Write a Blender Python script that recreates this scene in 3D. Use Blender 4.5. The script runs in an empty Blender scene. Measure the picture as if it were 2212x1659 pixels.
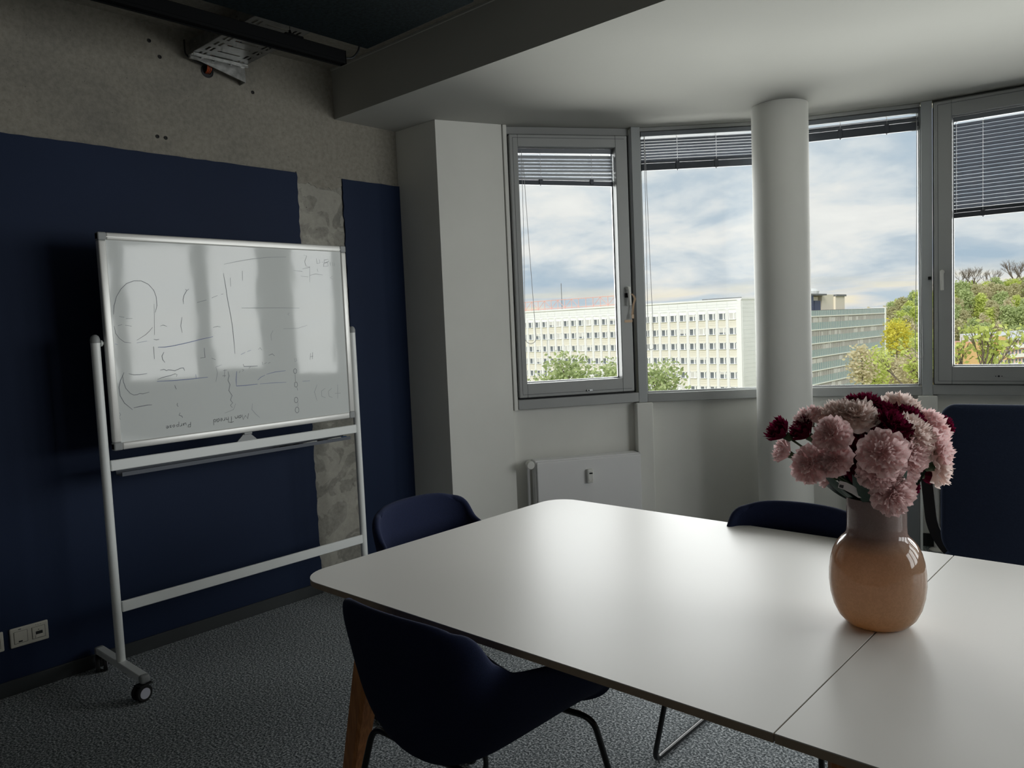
import bpy, bmesh, math, random
from mathutils import Vector, Matrix
from math import sin, cos, pi, radians, sqrt, atan2, hypot

random.seed(7)
SC = bpy.context.scene
COL = SC.collection

# ------------------------------------------------------------------ camera
FPX, IW, IH = 1675.854, 2212.0, 1659.0
RX = Vector((0.74174691, 0.66931047, -0.0428371))      # camera right in the world
RD = Vector((0.01660329, -0.0821767, -0.99647946))     # camera down
RF = Vector((-0.67047435, 0.73842433, -0.07206707))    # camera forward
EYE = Vector((4.0, 0.0, 1.55))
cam = bpy.data.cameras.new('camera')
cam.sensor_fit = 'HORIZONTAL'
cam.sensor_width = 36.0
cam.lens = FPX / IW * 36.0
cam.clip_end = 3000
cam.clip_start = 0.05
co = bpy.data.objects.new('camera', cam)
COL.objects.link(co)
co.matrix_world = Matrix((( RX.x, -RD.x, -RF.x, EYE.x), (RX.y, -RD.y, -RF.y, EYE.y), (RX.z, -RD.z, -RF.z, EYE.z), (0, 0, 0, 1)))
SC.camera = co


def at(px, py, d):
    """point at depth d (metres along the view axis) seen at a photo pixel"""
    return EYE + d * (RF + RX * ((px - IW / 2) / FPX) + RD * ((py - IH / 2) / FPX))


# ------------------------------------------------------------------ view / world / lights
SC.view_settings.view_transform = 'Standard'
SC.view_settings.look = 'None'
SC.view_settings.exposure = 0.0
SC.view_settings.gamma = 1.0
SC.view_settings.use_curve_mapping = False
SC.cycles.use_denoising = True
SC.cycles.max_bounces = 8
SC.cycles.diffuse_bounces = 5
SC.cycles.glossy_bounces = 3
SC.cycles.transmission_bounces = 5
SC.cycles.transparent_max_bounces = 16
SC.cycles.caustics_reflective = False
SC.cycles.caustics_refractive = False
SC.cycles.sample_clamp_indirect = 6.0


def srgb(r, g, b):
    f = lambda c: (c / 255 / 12.92) if c / 255 <= 0.04045 else ((c / 255 + 0.055) / 1.055) ** 2.4
    return (f(r), f(g), f(b), 1.0)


class NT:
    """small helper around a node tree"""
    def __init__(self, tree):
        self.t = tree
        self.n = tree.nodes
        self.l = tree.links

    def add(self, typ, **kw):
        nd = self.n.new(typ)
        for k, v in kw.items():
            setattr(nd, k, v)
        return nd

    def link(self, a, b):
        self.l.new(a, b)

    def val(self, sock, v):
        if hasattr(v, 'is_linked') or hasattr(v, 'links'):
            self.l.new(v, sock)
        else:
            sock.default_value = v

    def math(self, op, a, b=0.0, c=None):
        nd = self.n.new('ShaderNodeMath')
        nd.operation = op
        self.val(nd.inputs[0], a)
        self.val(nd.inputs[1], b)
        if c is not None:
            self.val(nd.inputs[2], c)
        return nd.outputs[0]

    def ramp(self, fac, stops):
        nd = self.n.new('ShaderNodeValToRGB')
        e = nd.color_ramp.elements
        while len(e) > 1:
            e.remove(e[-1])
        e[0].position, e[0].color = stops[0]
        for p, c in stops[1:]:
            k = e.new(p)
            k.color = c
        self.l.new(fac, nd.inputs[0])
        return nd.outputs[0]

    def mix(self, fac, a, b, typ='MIX'):
        nd = self.n.new('ShaderNodeMix')
        nd.data_type = 'RGBA'
        nd.blend_type = typ
        self.val(nd.inputs[0], fac)
        self.val(nd.inputs[6], a)
        self.val(nd.inputs[7], b)
        return nd.outputs[2]

    def noise(self, vec, scale, detail=4.0, rough=0.5, dist=0.0):
        nd = self.n.new('ShaderNodeTexNoise')
        nd.inputs['Scale'].default_value = scale
        nd.inputs['Detail'].default_value = detail
        nd.inputs['Roughness'].default_value = rough
        nd.inputs['Distortion'].default_value = dist
        if vec is not None:
            self.l.new(vec, nd.inputs['Vector'])
        return nd.outputs[0]

    def mapping(self, vec, scale=(1, 1, 1), loc=(0, 0, 0), rot=(0, 0, 0)):
        nd = self.n.new('ShaderNodeMapping')
        nd.inputs['Scale'].default_value = scale
        nd.inputs['Location'].default_value = loc
        nd.inputs['Rotation'].default_value = rot
        self.l.new(vec, nd.inputs['Vector'])
        return nd.outputs[0]


def build_world():
    w = bpy.data.worlds.new('cloudy_sky')
    SC.world = w
    w.use_nodes = True
    t = NT(w.node_tree)
    t.n.clear()
    tc = t.add('ShaderNodeTexCoord')
    sep = t.add('ShaderNodeSeparateXYZ')
    t.link(tc.outputs['Generated'], sep.inputs[0])
    z = t.math('MAXIMUM', sep.outputs[2], 0.0)
    den = t.math('ADD', z, 0.24)
    cmb = t.add('ShaderNodeCombineXYZ')
    t.link(t.math('DIVIDE', sep.outputs[0], den), cmb.inputs[0])
    t.link(t.math('DIVIDE', sep.outputs[1], den), cmb.inputs[1])
    v = t.mapping(cmb.outputs[0], scale=(1.0, 1.0, 1.0), loc=(SKY_OFF[0], SKY_OFF[1], 0.0))
    n1 = t.noise(v, 1.7, 9.0, 0.56, 0.35)
    n2 = t.noise(t.mapping(v, loc=(7.3, 2.1, 1.0)), 4.6, 6.0, 0.55, 0.4)
    f = t.math('ADD', t.math('MULTIPLY', n1, 0.72), t.math('MULTIPLY', n2, 0.28))
    col = t.ramp(f, [(0.34, srgb(178, 197, 214)), (0.43, srgb(198, 210, 221)), (0.50, srgb(224, 229, 233)),
                     (0.57, srgb(242, 241, 239)), (0.68, srgb(253, 251, 247))])
    # thin cream cloud bank near the horizon
    hz = t.ramp(z, [(0.0, (1, 1, 1, 1)), (0.02, (0.9, 0.9, 0.9, 1)), (0.055, (0.0, 0.0, 0.0, 1))])
    n3 = t.noise(t.mapping(tc.outputs['Generated'], scale=(5, 5, 40)), 1.6, 5.0, 0.5, 0.3)
    hcol = t.ramp(n3, [(0.38, srgb(196, 210, 222)), (0.52, srgb(236, 232, 226)), (0.62, srgb(252, 240, 214))])
    col = t.mix(hz, col, hcol)
    low = t.math('LESS_THAN', sep.outputs[2], -0.002)
    col = t.mix(low, col, srgb(150, 152, 140))
    bg = t.add('ShaderNodeBackground')
    t.link(col, bg.inputs[0])
    bg.inputs[1].default_value = SKY_STRENGTH
    out = t.add('ShaderNodeOutputWorld')
    t.link(bg.outputs[0], out.inputs[0])


SKY_OFF = (3.1, 1.7)
SKY_STRENGTH = 1.0
SUN_STRENGTH = 2.5
FILL_WATTS = 27.0
build_world()

sl = bpy.data.lights.new('sun', 'SUN')
sl.energy = SUN_STRENGTH
sl.angle = radians(25)
sl.color = (1.0, 0.97, 0.92)
so = bpy.data.objects.new('sun', sl)
COL.objects.link(so)
so.location = (20, -40, 60)
so.rotation_euler = Vector((-0.25, 0.85, -0.52)).to_track_quat('-Z', 'Y').to_euler()

# facade geometry: a bay of equal windows on a circle
FO, FR = Vector((3.536, 2.3)), 3.3306
PK = [FO + FR * Vector((cos(radians(153.3 - 15.83 * k)), sin(radians(153.3 - 15.83 * k)))) for k in range(10)]
CH = (PK[1] - PK[0]).length


def chord_frame(k):
    a, b = PK[k], PK[k + 1]
    c = (b - a).normalized()
    return a, c, Vector((-c.y, c.x))


# added area lights outside each bay window, boosting the daylight indoors
for k in range(9):
    a, c, n = chord_frame(k)
    ad = bpy.data.lights.new('window_fill_light', 'AREA')
    ad.shape = 'RECTANGLE'
    ad.size, ad.size_y = 0.80, 1.66
    ad.energy = FILL_WATTS
    ad.color = (1.0, 0.99, 0.985)
    ao = bpy.data.objects.new('window_fill_light', ad)
    COL.objects.link(ao)
    m = a + c * (CH / 2) + n * 0.16
    ao.location = (m.x, m.y, 1.93)
    ao.rotation_euler = Vector((-n.x, -n.y, 0.0)).to_track_quat('-Z', 'Y').to_euler()

# ------------------------------------------------------------------ materials
MATS = {}


def new_mat(name):
    m = bpy.data.materials.new(name)
    m.use_nodes = True
    t = NT(m.node_tree)
    t.n.clear()
    out = t.add('ShaderNodeOutputMaterial')
    MATS[name] = m
    return m, t, out


def mat(name, col, rough=0.5, metal=0.0, spec=0.5, var=0.0, vscale=8.0, bump=0.0, bscale=60.0, coat=0.0, col2=None, stretch=None):
    m, t, out = new_mat(name)
    b = t.add('ShaderNodeBsdfPrincipled')
    b.inputs['Roughness'].default_value = rough
    b.inputs['Metallic'].default_value = metal
    b.inputs['Specular IOR Level'].default_value = spec
    b.inputs['Coat Weight'].default_value = coat
    b.inputs['Coat Roughness'].default_value = 0.05
    tc = t.add('ShaderNodeTexCoord')
    vec = tc.outputs['Object']
    if stretch:
        vec = t.mapping(vec, scale=stretch)
    if var > 0 or col2:
        n = t.noise(vec, vscale, 5.0, 0.55)
        c2 = col2 if col2 else tuple(x * (1 - var) for x in col[:3]) + (1,)
        c = t.ramp(n, [(0.35, c2), (0.65, col)])
        t.link(c, b.inputs['Base Color'])
    else:
        b.inputs['Base Color'].default_value = col
    if bump > 0:
        bn = t.add('ShaderNodeBump')
        bn.inputs['Strength'].default_value = bump
        bn.inputs['Distance'].default_value = 0.002
        t.link(t.noise(vec, bscale, 4.0, 0.6), bn.inputs['Height'])
        t.link(bn.outputs[0], b.inputs['Normal'])
    t.link(b.outputs[0], out.inputs[0])
    return m


def concrete(name, base, dark, warm, scale, patch=0.0):
    m, t, out = new_mat(name)
    b = t.add('ShaderNodeBsdfPrincipled')
    b.inputs['Roughness'].default_value = 0.85
    b.inputs['Specular IOR Level'].default_value = 0.25
    tc = t.add('ShaderNodeTexCoord')
    v = tc.outputs['Object']
    big = t.noise(v, scale, 5.0, 0.6, 0.4)
    c = t.ramp(big, [(0.30, dark), (0.5, base), (0.72, warm)])
    fine = t.noise(v, 38.0, 6.0, 0.7)
    c = t.mix(0.35, c, t.ramp(fine, [(0.35, (0.25, 0.25, 0.25, 1)), (0.62, (0.95, 0.95, 0.95, 1))]), 'MULTIPLY')
    pits = t.noise(v, 95.0, 2.0, 0.5)
    c = t.mix(t.ramp(pits, [(0.70, (0, 0, 0, 1)), (0.76, (1, 1, 1, 1))]), c, tuple(x * 0.4 for x in dark[:3]) + (1,))
    if patch > 0:
        pn = t.noise(t.mapping(v, loc=(4, 9, 2)), 5.5, 3.0, 0.5, 1.4)
        c = t.mix(t.math('MULTIPLY', t.ramp(pn, [(0.50, (0, 0, 0, 1)), (0.54, (1, 1, 1, 1))]), patch), c, warm)
    t.link(c, b.inputs['Base Color'])
    bn = t.add('ShaderNodeBump')
    bn.inputs['Strength'].default_value = 0.35
    bn.inputs['Distance'].default_value = 0.004
    t.link(fine, bn.inputs['Height'])
    t.link(bn.outputs[0], b.inputs['Normal'])
    t.link(b.outputs[0], out.inputs[0])
    return m


concrete('concrete', srgb(150, 146, 136), srgb(136, 133, 125), srgb(157, 152, 141), 1.6)
concrete('rough_concrete', srgb(148, 146, 138), srgb(126, 125, 119), srgb(184, 181, 171), 3.2, 0.45)
mat('white_wall', srgb(230, 230, 225), 0.75, spec=0.3, var=0.04, vscale=2.5, bump=0.12, bscale=30)
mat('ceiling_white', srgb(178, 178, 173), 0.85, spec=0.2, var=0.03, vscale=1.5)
mat('grey_wall', srgb(150, 148, 144), 0.85, spec=0.2, var=0.05, vscale=2)
mat('navy_wall', srgb(25, 39, 66), 0.65, spec=0.2, var=0.10, vscale=1.2, bump=0.15, bscale=160)
mat('dark_trim', srgb(58, 62, 64), 0.55, spec=0.4, var=0.1, vscale=6)
mat('window_grey', srgb(164, 166, 166), 0.45, spec=0.5, var=0.03, vscale=4)
mat('mullion_grey', srgb(172, 176, 178), 0.4, spec=0.5, var=0.03, vscale=4)
mat('flat_black', srgb(24, 26, 30), 0.6)
mat('chrome_bead', srgb(225, 228, 230), 0.25, metal=0.6)
mat('slat_metal', srgb(124, 128, 136), 0.38, metal=0.35, spec=0.5)
mat('slat_pale', srgb(196, 200, 206), 0.38, metal=0.25, spec=0.5)
mat('rail_dark', srgb(78, 82, 90), 0.4, metal=0.4)
mat('cord_grey', srgb(190, 190, 192), 0.6)
leaf_cord = new_mat('ladder_white')  # translucent so backlit cords imitate sky light through the slat slots
_d = leaf_cord[1].add('ShaderNodeBsdfTranslucent')
_d.inputs[0].default_value = (0.9, 0.9, 0.92, 1)
leaf_cord[1].link(_d.outputs[0], leaf_cord[2].inputs[0])
mat('radiator_white', srgb(232, 232, 233), 0.42, spec=0.45)
mat('plastic_white', srgb(222, 222, 218), 0.35, spec=0.5)
mat('plastic_cream', srgb(206, 203, 192), 0.35, spec=0.5)
mat('black_plastic', srgb(20, 21, 23), 0.4)
mat('display_black', srgb(12, 14, 16), 0.15)
mat('steel_white', srgb(240, 243, 242), 0.35, spec=0.5)
mat('aluminium', srgb(228, 228, 225), 0.34, metal=0.25)
mat('cap_grey', srgb(150, 153, 154), 0.45)
mat('rubber', srgb(17, 17, 18), 0.7)
mat('hub_lilac', srgb(214, 214, 228), 0.45)
mat('galvanised', srgb(128, 130, 130), 0.4, metal=0.75, var=0.25, vscale=25)
mat('zinc_bright', srgb(205, 206, 204), 0.3, metal=0.7, var=0.35, vscale=30)
mat('lamp_black', srgb(7, 9, 11), 0.7, spec=0.1)
mat('acoustic_felt', srgb(26, 36, 39), 0.95, spec=0.1, col2=srgb(15, 22, 24), vscale=60, bump=0.8, bscale=120)
mat('cable_black', srgb(26, 32, 35), 0.55)
mat('cable_orange', srgb(170, 74, 36), 0.5)
mat('oak', srgb(206, 140, 86), 0.45, spec=0.4, col2=srgb(168, 106, 62), vscale=14, stretch=(10, 10, 0.8), bump=0.1)
mat('table_edge', srgb(176, 156, 136), 0.6, var=0.12, vscale=20)
mat('navy_fabric', srgb(30, 38, 66), 0.9, spec=0.2, var=0.18, vscale=220, bump=0.5, bscale=500)
mat('black_steel', srgb(16, 17, 19), 0.22, spec=0.6)
mat('office_fabric', srgb(44, 54, 76), 0.9, spec=0.2, var=0.15, vscale=180, bump=0.4, bscale=400)
mat('marker_ink', srgb(116, 122, 130), 0.6)
mat('marker_black', srgb(48, 52, 58), 0.6)
mat('marker_blue', srgb(118, 130, 176), 0.6)
mat('marker_faint', srgb(168, 173, 178), 0.6)
mat('pen_blue', srgb(30, 84, 140), 0.4)
mat('tape', srgb(206, 178, 150), 0.55)
mat('stem_green', srgb(66, 92, 60), 0.6, var=0.3, vscale=30)
mat('leaf_green', srgb(34, 62, 54), 0.55, var=0.3, vscale=25)
mat('paper_white', srgb(222, 222, 222), 0.6)
mat('paper_print', srgb(60, 62, 66), 0.6)
mat('cabinet_grey', srgb(128, 132, 136), 0.5)


def carpet():
    m, t, out = new_mat('carpet')
    b = t.add('ShaderNodeBsdfPrincipled')
    b.inputs['Roughness'].default_value = 1.0
    b.inputs['Specular IOR Level'].default_value = 0.05
    tc = t.add('ShaderNodeTexCoord')
    v = tc.outputs['Object']
    n = t.noise(v, 115.0, 3.0, 0.75)
    c = t.ramp(n, [(0.37, srgb(68, 74, 77)), (0.50, srgb(134, 141, 144)), (0.61, srgb(228, 233, 236))])
    n2 = t.noise(v, 1.2, 2.0, 0.5)
    c = t.mix(0.25, c, t.ramp(n2, [(0.35, (0.75, 0.75, 0.75, 1)), (0.65, (1, 1, 1, 1))]), 'MULTIPLY')
    t.link(c, b.inputs['Base Color'])
    bn = t.add('ShaderNodeBump')
    bn.inputs['Strength'].default_value = 0.9
    bn.inputs['Distance'].default_value = 0.004
    t.link(n, bn.inputs['Height'])
    t.link(bn.outputs[0], b.inputs['Normal'])
    t.link(b.outputs[0], out.inputs[0])


carpet()


def laminate():
    m, t, out = new_mat('table_white')
    b = t.add('ShaderNodeBsdfPrincipled')
    b.inputs['Base Color'].default_value = srgb(222, 220, 216)
    b.inputs['Specular IOR Level'].default_value = 0.30
    b.inputs['Roughness'].default_value = 0.38
    t.link(b.outputs[0], out.inputs[0])


laminate()


def board_surface():
    m, t, out = new_mat('whiteboard_enamel')
    b = t.add('ShaderNodeBsdfPrincipled')
    b.inputs['Base Color'].default_value = srgb(222, 226, 225)
    b.inputs['Roughness'].default_value = 0.05
    b.inputs['IOR'].default_value = 1.45
    b.inputs['Specular IOR Level'].default_value = 0.5
    tc = t.add('ShaderNodeTexCoord')
    bn = t.add('ShaderNodeBump')
    bn.inputs['Strength'].default_value = 0.05
    bn.inputs['Distance'].default_value = 0.01
    t.link(t.noise(t.mapping(tc.outputs['Object'], scale=(1, 1, 0.7)), 7.0, 2.0, 0.4), bn.inputs['Height'])
    t.link(bn.outputs[0], b.inputs['Normal'])
    t.link(b.outputs[0], out.inputs[0])


board_surface()


def glass_pane():
    m, t, out = new_mat('window_glass')
    tr = t.add('ShaderNodeBsdfTransparent')
    tr.inputs[0].default_value = (0.97, 0.985, 0.98, 1)
    gl = t.add('ShaderNodeBsdfGlossy')
    gl.inputs['Roughness'].default_value = 0.0
    fr = t.add('ShaderNodeFresnel')
    fr.inputs[0].default_value = 1.35
    mx = t.add('ShaderNodeMixShader')
    t.link(fr.outputs[0], mx.inputs[0])
    t.link(tr.outputs[0], mx.inputs[1])
    t.link(gl.outputs[0], mx.inputs[2])
    t.link(mx.outputs[0], out.inputs[0])


glass_pane()


def petal_mat(name, edge, heart):
    m, t, out = new_mat(name)
    tc = t.add('ShaderNodeTexCoord')
    n = t.noise(tc.outputs['Object'], 24.0, 4.0, 0.6)
    c = t.ramp(n, [(0.32, heart), (0.62, edge)])
    d = t.add('ShaderNodeBsdfDiffuse')
    tl = t.add('ShaderNodeBsdfTranslucent')
    t.link(c, d.inputs[0])
    t.link(c, tl.inputs[0])
    mx = t.add('ShaderNodeMixShader')
    mx.inputs[0].default_value = 0.5
    t.link(d.outputs[0], mx.inputs[1])
    t.link(tl.outputs[0], mx.inputs[2])
    t.link(mx.outputs[0], out.inputs[0])


petal_mat('petal_pink', srgb(248, 230, 228), srgb(238, 192, 194))
petal_mat('petal_pale', srgb(248, 236, 230), srgb(240, 214, 208))
petal_mat('petal_dark', srgb(120, 26, 58), srgb(62, 14, 34))


def vase_glass():
    m, t, out = new_mat('vase_glass')
    tc = t.add('ShaderNodeTexCoord')
    sep = t.add('ShaderNodeSeparateXYZ')
    t.link(tc.outputs['Object'], sep.inputs[0])
    c = t.ramp(sep.outputs[2], [(0.0, srgb(244, 192, 136)), (0.06, srgb(246, 208, 172)), (0.205, srgb(234, 196, 170)),
                                (0.238, srgb(158, 134, 128)), (0.27, srgb(146, 130, 128))])
    cr = t.noise(tc.outputs['Object'], 90.0, 5.0, 0.75, 1.5)
    c = t.mix(0.35, c, t.ramp(cr, [(0.42, (0.74, 0.64, 0.54, 1)), (0.6, (1.0, 0.98, 0.95, 1))]), 'MULTIPLY')
    d = t.add('ShaderNodeBsdfDiffuse')
    tl = t.add('ShaderNodeBsdfTranslucent')
    t.link(c, d.inputs[0])
    t.link(c, tl.inputs[0])
    body = t.add('ShaderNodeMixShader')
    t.link(t.ramp(sep.outputs[2], [(0.20, (0.72, 0.72, 0.72, 1)), (0.25, (0.15, 0.15, 0.15, 1))]), body.inputs[0])
    t.link(d.outputs[0], body.inputs[1])
    t.link(tl.outputs[0], body.inputs[2])
    gl = t.add('ShaderNodeBsdfGlossy')
    gl.inputs['Roughness'].default_value = 0.03
    fr = t.add('ShaderNodeFresnel')
    fr.inputs[0].default_value = 1.5
    mx = t.add('ShaderNodeMixShader')
    t.link(fr.outputs[0], mx.inputs[0])
    t.link(body.outputs[0], mx.inputs[1])
    t.link(gl.outputs[0], mx.inputs[2])
    t.link(mx.outputs[0], out.inputs[0])


vase_glass()

# outside
mat('facade_white', srgb(246, 247, 249), 0.8, spec=0.2, var=0.05, vscale=0.2)
mat('facade_pilaster', srgb(240, 240, 242), 0.8, spec=0.2)
mat('facade_beige', srgb(236, 231, 220), 0.8, spec=0.2, var=0.06, vscale=0.3)
mat('far_frame', srgb(244, 244, 244), 0.6)
mat('far_pane', srgb(128, 134, 142), 0.3, spec=0.3, var=0.3, vscale=0.5)  # pane grey lightened to carry painted distance haze
mat('far_shutter', srgb(214, 212, 210), 0.7)
mat('truss_red', srgb(226, 178, 166), 0.7)
mat('teal_panel', srgb(84, 142, 152), 0.5, var=0.15, vscale=0.5)
mat('fin_grey', srgb(206, 205, 200), 0.7)
mat('slab_white', srgb(250, 250, 244), 0.7)
mat('window_band', srgb(150, 142, 138), 0.5, var=0.25, vscale=0.8)
mat('penthouse_cream', srgb(232, 224, 206), 0.8)
mat('door_blue', srgb(74, 84, 112), 0.6)
mat('roof_grey', srgb(120, 122, 124), 0.8)
mat('brick_orange', srgb(232, 192, 136), 0.8)
mat('salmon', srgb(226, 170, 148), 0.8)
mat('meadow', srgb(170, 160, 96), 0.95, spec=0.05, col2=srgb(120, 130, 66), vscale=0.15)
mat('bark', srgb(116, 104, 92), 0.9)
mat('pole_grey', srgb(214, 216, 216), 0.5)


def leafmat(name, a, b):
    m, t, out = new_mat(name)
    tc = t.add('ShaderNodeTexCoord')
    n = t.noise(tc.outputs['Object'], 0.9, 3.0, 0.6)
    c = t.ramp(n, [(0.35, a), (0.65, b)])
    d = t.add('ShaderNodeBsdfDiffuse')
    tl = t.add('ShaderNodeBsdfTranslucent')
    t.link(c, d.inputs[0])
    t.link(c, tl.inputs[0])
    mx = t.add('ShaderNodeMixShader')
    mx.inputs[0].default_value = 0.4
    t.link(d.outputs[0], mx.inputs[1])
    t.link(tl.outputs[0], mx.inputs[2])
    t.link(mx.outputs[0], out.inputs[0])


leafmat('leaves_green', srgb(180, 194, 136), srgb(210, 220, 166))  # all leaf colours are paled, painting haze into them
leafmat('leaves_birch', srgb(170, 186, 132), srgb(208, 218, 164))
leafmat('leaves_olive', srgb(194, 190, 150), srgb(218, 212, 172))
leafmat('leaves_yellow', srgb(216, 208, 84), srgb(240, 230, 112))
leafmat('leaves_fresh', srgb(204, 216, 118), srgb(228, 234, 150))
leafmat('leaves_brown', srgb(212, 202, 168), srgb(230, 220, 188))


# ------------------------------------------------------------------ mesh helpers
class MB:
    """collects shapes, then links them as ONE mesh object"""
    def __init__(self):
        self.v = []
        self.f = []
        self.m = []

    def add(self, vs, fs, mi=0):
        o = len(self.v)
        self.v.extend([tuple(p) for p in vs])
        self.f.extend([tuple(i + o for i in f) for f in fs])
        self.m.extend([mi] * len(fs))
        return self

    def box(self, x0, x1, y0, y1, z0, z1, mi=0, M=None):
        vs = [Vector(p) for p in ((x0, y0, z0), (x1, y0, z0), (x1, y1, z0), (x0, y1, z0), (x0, y0, z1), (x1, y0, z1), (x1, y1, z1), (x0, y1, z1))]
        if M is not None:
            vs = [M @ p for p in vs]
        return self.add(vs, [(0, 3, 2, 1), (4, 5, 6, 7), (0, 1, 5, 4), (1, 2, 6, 5), (2, 3, 7, 6), (3, 0, 4, 7)], mi)

    def rbox(self, x0, x1, y0, y1, z0, z1, b=0.004, seg=2, mi=0, M=None):
        bm = bmesh.new()
        bmesh.ops.create_cube(bm, size=1.0)
        for v in bm.verts:
            v.co = Vector(((x0 + x1) / 2 + v.co.x * (x1 - x0), (y0 + y1) / 2 + v.co.y * (y1 - y0), (z0 + z1) / 2 + v.co.z * (z1 - z0)))
        bmesh.ops.bevel(bm, geom=bm.edges[:], offset=b, segments=seg, affect='EDGES', profile=0.5)
        bm.verts.index_update()
        vs = [(M @ v.co) if M is not None else v.co.copy() for v in bm.verts]
        fs = [tuple(v.index for v in f.verts) for f in bm.faces]
        bm.free()
        return self.add(vs, fs, mi)

    def prism(self, poly, z0, z1, mi=0, M=None):
        n = len(poly)
        a = sum(poly[i][0] * poly[(i + 1) % n][1] - poly[(i + 1) % n][0] * poly[i][1] for i in range(n))
        if a < 0:
            poly = poly[::-1]
        vs = [Vector((p[0], p[1], z0)) for p in poly] + [Vector((p[0], p[1], z1)) for p in poly]
        if M is not None:
            vs = [M @ p for p in vs]
        fs = [tuple(range(n - 1, -1, -1)), tuple(range(n, 2 * n))]
        fs += [(i, (i + 1) % n, n + (i + 1) % n, n + i) for i in range(n)]
        return self.add(vs, fs, mi)

    def tube(self, pts, r, seg=8, mi=0, cap=True):
        pts = [Vector(p) for p in pts]
        n = len(pts)
        rs = r if isinstance(r, (list, tuple)) else [r] * n
        tg = []
        for i in range(n):
            d = (pts[min(i + 1, n - 1)] - pts[max(i - 1, 0)])
            tg.append(d.normalized() if d.length > 1e-9 else Vector((0, 0, 1)))
        up = Vector((0, 0, 1)) if abs(tg[0].z) < 0.9 else Vector((1, 0, 0))
        a = (up - tg[0] * up.dot(tg[0])).normalized()
        vs = []
        for i in range(n):
            a = (a - tg[i] * a.dot(tg[i]))
            a = a.normalized() if a.length > 1e-6 else Vector((1, 0, 0))
            b = tg[i].cross(a)
            for s in range(seg):
                t = 2 * pi * s / seg
                vs.append(pts[i] + (a * cos(t) + b * sin(t)) * rs[i])
        fs = []
        for i in range(n - 1):
            for s in range(seg):
                s2 = (s + 1) % seg
                fs.append((i * seg + s, i * seg + s2, (i + 1) * seg + s2, (i + 1) * seg + s))
        if cap:
            fs.append(tuple(range(seg - 1, -1, -1)))
            fs.append(tuple((n - 1) * seg + s for s in range(seg)))
        return self.add(vs, fs, mi)

    def lathe(self, prof, seg=24, mi=0, M=None):
        vs, fs = [], []
        n = len(prof)
        for r, z in prof:
            for s in range(seg):
                t = 2 * pi * s / seg
                vs.append(Vector((r * cos(t), r * sin(t), z)))
        if M is not None:
            vs = [M @ p for p in vs]
        for i in range(n - 1):
            for s in range(seg):
                s2 = (s + 1) % seg
                fs.append((i * seg + s, i * seg + s2, (i + 1) * seg + s2, (i + 1) * seg + s))
        if prof[0][0] > 1e-6:
            fs.append(tuple(range(seg - 1, -1, -1)))
        if prof[-1][0] > 1e-6:
            fs.append(tuple((n - 1) * seg + s for s in range(seg)))
        return self.add(vs, fs, mi)

    def mesh(self, name, mats, smooth=False):
        me = bpy.data.meshes.new(name)
        me.from_pydata(self.v, [], self.f)
        for mm in (mats if isinstance(mats, (list, tuple)) else [mats]):
            me.materials.append(MATS[mm])
        if any(self.m):
            me.polygons.foreach_set('material_index', self.m)
        if smooth:
            me.polygons.foreach_set('use_smooth', [True] * len(self.f))
            if smooth == 'auto':
                try:
                    me.set_sharp_from_angle(angle=radians(38))
                except Exception:
                    pass
        me.update()
        return me

    def build(self, name, mats, parent=None, smooth=False, **props):
        return link(name, self.mesh(name, mats, smooth), parent, **props)


def link(name, me, parent=None, loc=None, rot=None, scale=None, **props):
    o = bpy.data.objects.new(name, me)
    COL.objects.link(o)
    if parent is not None:
        o.parent = parent
    if loc is not None:
        o.location = loc
    if rot is not None:
        o.rotation_euler = rot
    if scale is not None:
        o.scale = scale if isinstance(scale, (tuple, list, Vector)) else (scale,) * 3
    for k, v in props.items():
        o[k] = v
    return o


def thing(name, label, cat, loc=(0, 0, 0), rz=0.0, group=None):
    o = bpy.data.objects.new(name, None)
    COL.objects.link(o)
    o.empty_display_size = 0.1
    o.location = loc
    o.rotation_euler = (0, 0, rz)
    o['label'] = label
    o['category'] = cat
    if group:
        o['group'] = group
    return o


def tag(o, label, cat, group=None):
    o['label'] = label
    o['category'] = cat
    if group:
        o['group'] = group
    return o


def struct(o):
    o['kind'] = 'structure'
    return o


def sempty(name, loc=(0, 0, 0), rz=0.0):
    o = bpy.data.objects.new(name, None)
    COL.objects.link(o)
    o.location = loc
    o.rotation_euler = (0, 0, rz)
    o['kind'] = 'structure'
    return o


def fillet(pts, r, n=6):
    pts = [Vector(p) for p in pts]
    out = [pts[0]]
    for i in range(1, len(pts) - 1):
        p, a, b = pts[i], pts[i - 1], pts[i + 1]
        da, db = (a - p), (b - p)
        rr = min(r, da.length * 0.45, db.length * 0.45)
        s, e = p + da.normalized() * rr, p + db.normalized() * rr
        for k in range(n + 1):
            t = k / n
            out.append(s.lerp(p, t).lerp(p.lerp(e, t), t))
    out.append(pts[-1])
    return out


def copy_tree(o, parent=None):
    c = o.copy()
    COL.objects.link(c)
    if parent is not None:
        c.parent = parent
    for ch in KIDS.get(o.name, None) or [k for k in o.children]:
        d = ch.copy()
        COL.objects.link(d)
        d.parent = c
        for g in list(ch.children):
            e = g.copy()
            COL.objects.link(e)
            e.parent = d
    return c


KIDS = {}

# ================================================================== THE ROOM
ZC, ZS, YB = 2.862, 3.16, 2.9          # low ceiling, concrete slab, beam face
ARC_OUT = [(p.x + 0.0, p.y + 0.0) for p in PK]


def off_arc(d):
    return [tuple(FO + (p - FO).normalized() * (FR + d)) for p in PK]


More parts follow.
